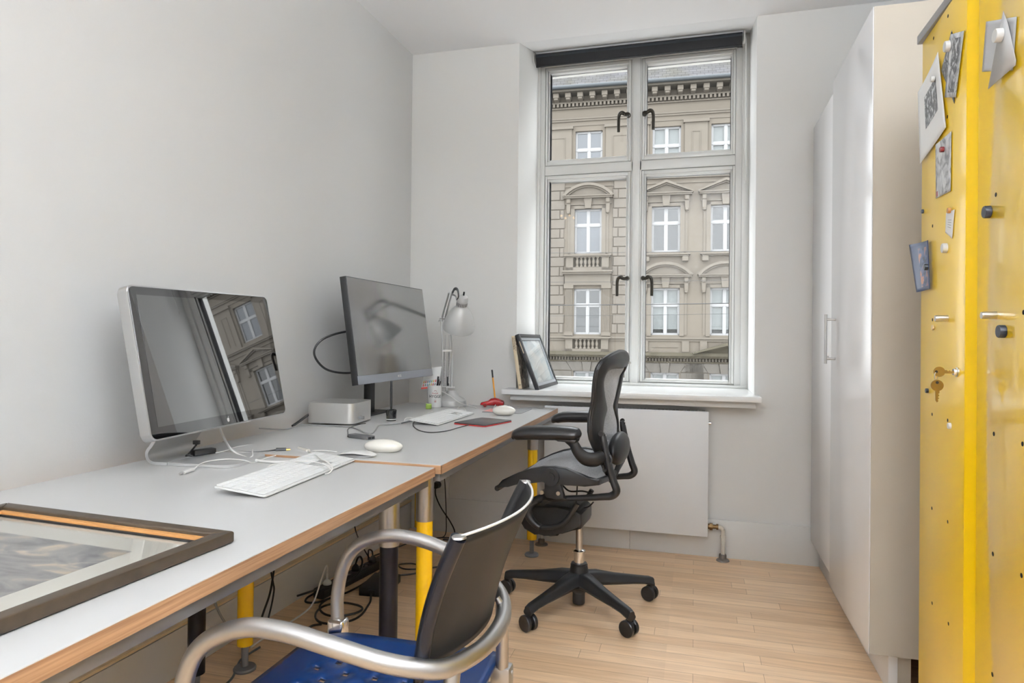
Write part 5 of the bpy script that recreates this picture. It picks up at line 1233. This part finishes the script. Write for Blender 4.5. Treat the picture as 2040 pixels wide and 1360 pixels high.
cable('charging_cable', 'white lead with a small plug lying between adapter and keyboard', [dp(492, 914, z1, .005), dp(503, 908, z1, .010), dp(503, 899, z1, .006), dp(508, 893, z1, .003), dp(530, 890, z1, .003), dp(560, 889, z1, .0035)], .0022, M_cable_w)
# further desk
cable('display_cable', 'grey cable sweeping in front of the squat silver computer', [(.035, 2.16, z2+.02), dp(567, 855, z2, .0035), dp(600, 846, z2, .0035), dp(645, 847.5, z2, .0035), dp(690, 849.5, z2, .0035), dp(712, 854, z2, .0035), dp(728, 862, z2, .0035), dp(741, 863, z2, .0035), dp(748, 856, z2, .0035), dp(756, 846.5, z2, .0035), dp(775, 845, z2, .0035), dp(800, 842, z2, .0035), dp(827, 834, z2, .0035)], .0026, M_cable_g)
cable('power_cable', 'thick black cable coming round the left of the squat silver computer', [(.045, 2.36, z2+.004), (.05, 2.40, z2+.018), (.055, 2.44, z2+.034), (.045, 2.50, z2+.045)], .0055, M_cable_b)
cable('usb_cable', 'dark lead from the silver computer to the grey usb hub', [dp(728, 843, z2, .020), dp(716, 845, z2, .010), dp(700, 850, z2, .006), dp(693, 855, z2, .004), dp(693, 862, z2, .006), dp(693, 869, z2, .007)], .0020, M_cable_b)
cable('tablet_cable', 'black cable looping from the pen tablet past the further keyboard', [dp(933, 846.5, z2, .005), dp(915, 851, z2, .002), dp(890, 858, z2, .002), dp(860, 861, z2, .002), dp(838, 858, z2, .002), dp(825, 850, z2, .002), dp(823, 842, z2, .002), dp(829, 836.5, z2, .002), dp(800, 842.5, z2, .008)], .0019, M_cable_b)
cable('keyboard_cable', 'white cable hooked round the near corner of the further keyboard', [dp(805, 840, z2, .002), dp(807, 834, z2, .002), dp(816, 831.5, z2, .002), dp(830, 833, z2, .002), dp(846, 826, z2, .002), dp(862, 819, z2, .002)], .0018, M_cable_w)
cable('lamp_cable', 'white cable arching over the lamp foot onto the further desk', [dp(876, 811, z2, .002), (.262, 3.318, z2+.002), (.275, 3.31, z2+.03), (.295, 3.31, z2+.075), (.33, 3.30, z2+.082), (.375, 3.30, z2+.062), (.43, 3.31, z2+.025), dp(944, 810, z2, .003), dp(950, 813, z2, .002)], .0018, M_cable_w)
cable('mouse_cable', 'white cable curling behind the further keyboard', [dp(912, 815, z2, .002), dp(913, 811, z2, .010), dp(920, 809.5, z2, .014), dp(926, 814, z2, .006), dp(928, 818, z2, .004)], .0018, M_cable_w)
cable('mouse_cable', 'short white cable rising from the front of the mouse on the pad', [dp(985, 819, z2, .012), dp(984, 812, z2, .020), dp(987, 806.5, z2, .026)], .0022, M_cable_w)
# ------------------------------------------------------------------ under the desks
a = at(623, 1180, 2, .0); PS0 = Vector((.085, 2.50, 0)); PSd = Vector((.10, .66, 0)).normalized(); PSn = Vector((-PSd.y, PSd.x, 0)); PSL = .56
SMx = frameM(PS0, PSd, PSn, (0, 0, 1))
t = thing('power_strip', 'black power strip with a red switch on the floor by the wall', 'power strip', PS0)
MB().box(0, -.026, .001, PSL, .026, .044, M=SMx, bev=.006, seg=2).build('strip_body', M_black, t, world=True)
mb = MB()
for k in range(4): mb.box(.01, -.0268, .008+.008*k, PSL-.01, -.0262, .011+.008*k, M=SMx)
mb.build('ribs', mat('black_rib', (.03, .03, .03), .5), t, world=True)
for k in range(7): MB().lathe([(.0205, .0442), (.0205, .0455), (.018, .0455), (.018, .0446), (.001, .0446)], 24, SMx @ Matrix.Translation((.06+.066*k, 0, 0)), cap=False).build('socket', M_blackg, t, world=True)
MB().box(PSL-.040, -.010, .043, PSL-.016, .010, .049, M=SMx, bev=.001).build('switch', mat('red_switch', (.6, .02, .03), .3, emis=(1, .05, .06), es=1.5), t, world=True)
p = SMx @ Vector((.06, 0, .045)); t = thing('plug', 'white plug in the near end of the power strip', 'plug', p)
MB().lathe([(.018, .0008), (.019, .008), (.014, .017), (.006, .022), (.005, .045), (.001, .047)], 24, Matrix.Translation(p)).build('plug_body', M_white, t, world=True)
cable('power_cable', 'white flex from the white plug trailing over the floor towards the viewer', [p+Vector((0, 0, .045)), p+Vector((.004, -.006, .075)), p+Vector((.01, -.03, .085)), (.10, 2.49, .07), (.105, 2.44, .02), (.11, 2.38, .004), (.11, 2.25, .004), (.10, 2.12, .004), (.10, 2.04, .004)], .0035, M_cable_w)
for k, lab in ((3, 'black plug in the middle of the power strip'), (5, 'black plug near the switch of the power strip')):
    p = SMx @ Vector((.06+.066*k, 0, .045)); t = thing('plug', lab, 'plug', p)
    MB().lathe([(.018, .0008), (.019, .010), (.014, .018), (.007, .026), (.001, .028)], 24, Matrix.Translation(p)).build('plug_body', M_black, t, world=True)
    if k == 3: cable('power_cable', 'thick black cable arching from the middle plug down to the floor coils', [p+Vector((0, 0, .027)), p+Vector((.01, 0, .055)), p+Vector((.035, -.02, .07)), p+Vector((.06, -.05, .055)), p+Vector((.065, -.10, .02)), p+Vector((.04, -.17, .006)), p+Vector((-.02, -.26, .006)), p+Vector((-.07, -.36, .006))], .0045, M_cable_b)
    else: cable('power_cable', 'black cable leaving the plug by the switch towards the wall', [p+Vector((0, 0, .027)), p+Vector((-.01, .01, .045)), p+Vector((-.04, .04, .04)), p+Vector((-.055, .06, .02)), (.06, 3.0, .006)], .0040, M_cable_b)
BM = frameM((.232, 2.585, 0), (.995, .10, 0), (-.10, .995, 0), (0, 0, 1))
t = thing('power_brick', 'rectangular black power brick on the floor beside the power strip', 'power brick', (.29, 2.66, 0))
MB().box(0, 0, .001, .125, .19, .038, M=BM, bev=.004).build('brick_body', mat('brick_black', (.014, .014, .015), .5), t, world=True)
MB().box(.045, -.012, .012, .080, 0, .032, M=BM, bev=.003).build('inlet_plug', M_black, t, world=True)
e = BM @ Vector((.062, -.012, .02))
fl = lambda px, py, h=.005: at(px, py, 2, h)
cable('power_cable', 'black cable winding from the power brick inlet into loops on the floor', [e, fl(738, 1196, .010), fl(733, 1206), fl(720, 1224), fl(698, 1236), fl(660, 1242), fl(634, 1237), fl(629, 1222), fl(645, 1207), fl(680, 1200, .007), fl(712, 1205, .011), fl(722, 1213, .013), fl(704, 1222, .013), fl(668, 1227, .013), fl(644, 1221, .013), fl(637, 1207, .013), fl(653, 1193, .006), fl(688, 1181), fl(718, 1166), fl(742, 1150, .006)], .0045, M_cable_b)
cable('power_cable', 'black cable looping round the near end of the power strip', [(.15, 2.58, .006), (.13, 2.50, .006), (.10, 2.455, .006), (.06, 2.45, .006), (.04, 2.49, .006), (.042, 2.55, .006), (.045, 2.62, .008), (.040, 2.70, .006)], .0045, M_cable_b)
cable('power_cable', 'black cable running from the floor loops towards the blue seat', [fl(640, 1243, .014), fl(622, 1246), fl(606, 1256), (.20, 2.20, .005), (.26, 2.12, .005), (.33, 2.0, .005), (.40, 1.86, .005)], .0045, M_cable_b)
cable('power_cable', 'black cable in wide loops behind the yellow desk leg', [(.19, 2.86, .005), (.26, 2.84, .005), (.36, 2.90, .005), (.37, 2.98, .005), (.29, 3.02, .005), (.24, 2.97, .010), (.30, 2.92, .012), (.40, 2.98, .008), (.46, 3.06, .005), (.40, 3.14, .005)], .0040, M_cable_b)
cable('power_cable', 'thin black cable lying along the wall beyond the power strip', [(.05, 3.06, .005), (.10, 3.20, .005), (.16, 3.36, .005), (.27, 3.46, .005), (.36, 3.47, .005), (.42, 3.45, .02)], .0035, M_cable_b)
cable('power_cable', 'black cable hanging from the wall socket plug in a curve to the floor', [(.196, 3.545, .262), (.205, 3.53, .22), (.245, 3.51, .16), (.31, 3.49, .09), (.345, 3.47, .04), (.335, 3.45, .006), (.29, 3.43, .005)], .0040, M_cable_b)
cable('desk_cable', 'thin black cable hanging straight down from the underside of the further desk', [(.29, 3.40, .726), (.29, 3.41, .50), (.30, 3.43, .30), (.305, 3.44, .12), (.30, 3.44, .03), (.25, 3.44, .006), (.16, 3.42, .005), (.10, 3.40, .005)], .0028, M_cable_b)
GC = 'cables hanging behind the nearer desk'
wl_ = lambda px, py, x=.046: at(px, py, 0, x)
cable('desk_cable', 'thicker black cable hanging behind the nearer desk and yellow rear leg', [(.046, 2.20, .72), wl_(549, 1090), wl_(547, 1122), wl_(542, 1160), wl_(536, 1188), wl_(524, 1222), fl(517, 1246), fl(512, 1262)], .0042, M_cable_b)
cable('desk_cable', 'thinner black cable crossing the thicker one behind the nearer desk', [(.058, 2.17, .72), wl_(538, 1095, .058), wl_(539, 1130, .058), wl_(544, 1160, .058), wl_(546, 1175, .058), wl_(541, 1205, .058), wl_(533, 1238, .066), fl(530, 1262)], .0034, M_cable_b)
cable('desk_cable', 'grey cable hanging in a curve between the dark and the yellow rear legs', [(.05, 1.62, .72), wl_(420, 1150, .05), wl_(424, 1180, .05), wl_(433, 1212, .05), wl_(447, 1238, .05), wl_(462, 1254, .055), fl(485, 1275)], .0040, M_cable_g)
cable('desk_cable', 'thin black cable hanging down by the dark front leg', [(.09, 2.93, .72), (.09, 2.98, .55), (.07, 2.88, .38), (.07, 2.84, .22), (.08, 2.95, .05), (.09, 3.0, .006)], .0030, M_cable_b)
cable('floor_cable', 'grey cable on the floor between the two rear desk legs', [(.19, 1.78, .004), (.18, 1.84, .004), (.15, 1.90, .004), (.125, 1.96, .004), (.13, 2.05, .004)], .0040, mat('slate_cable', S(90, 94, 98), .4))
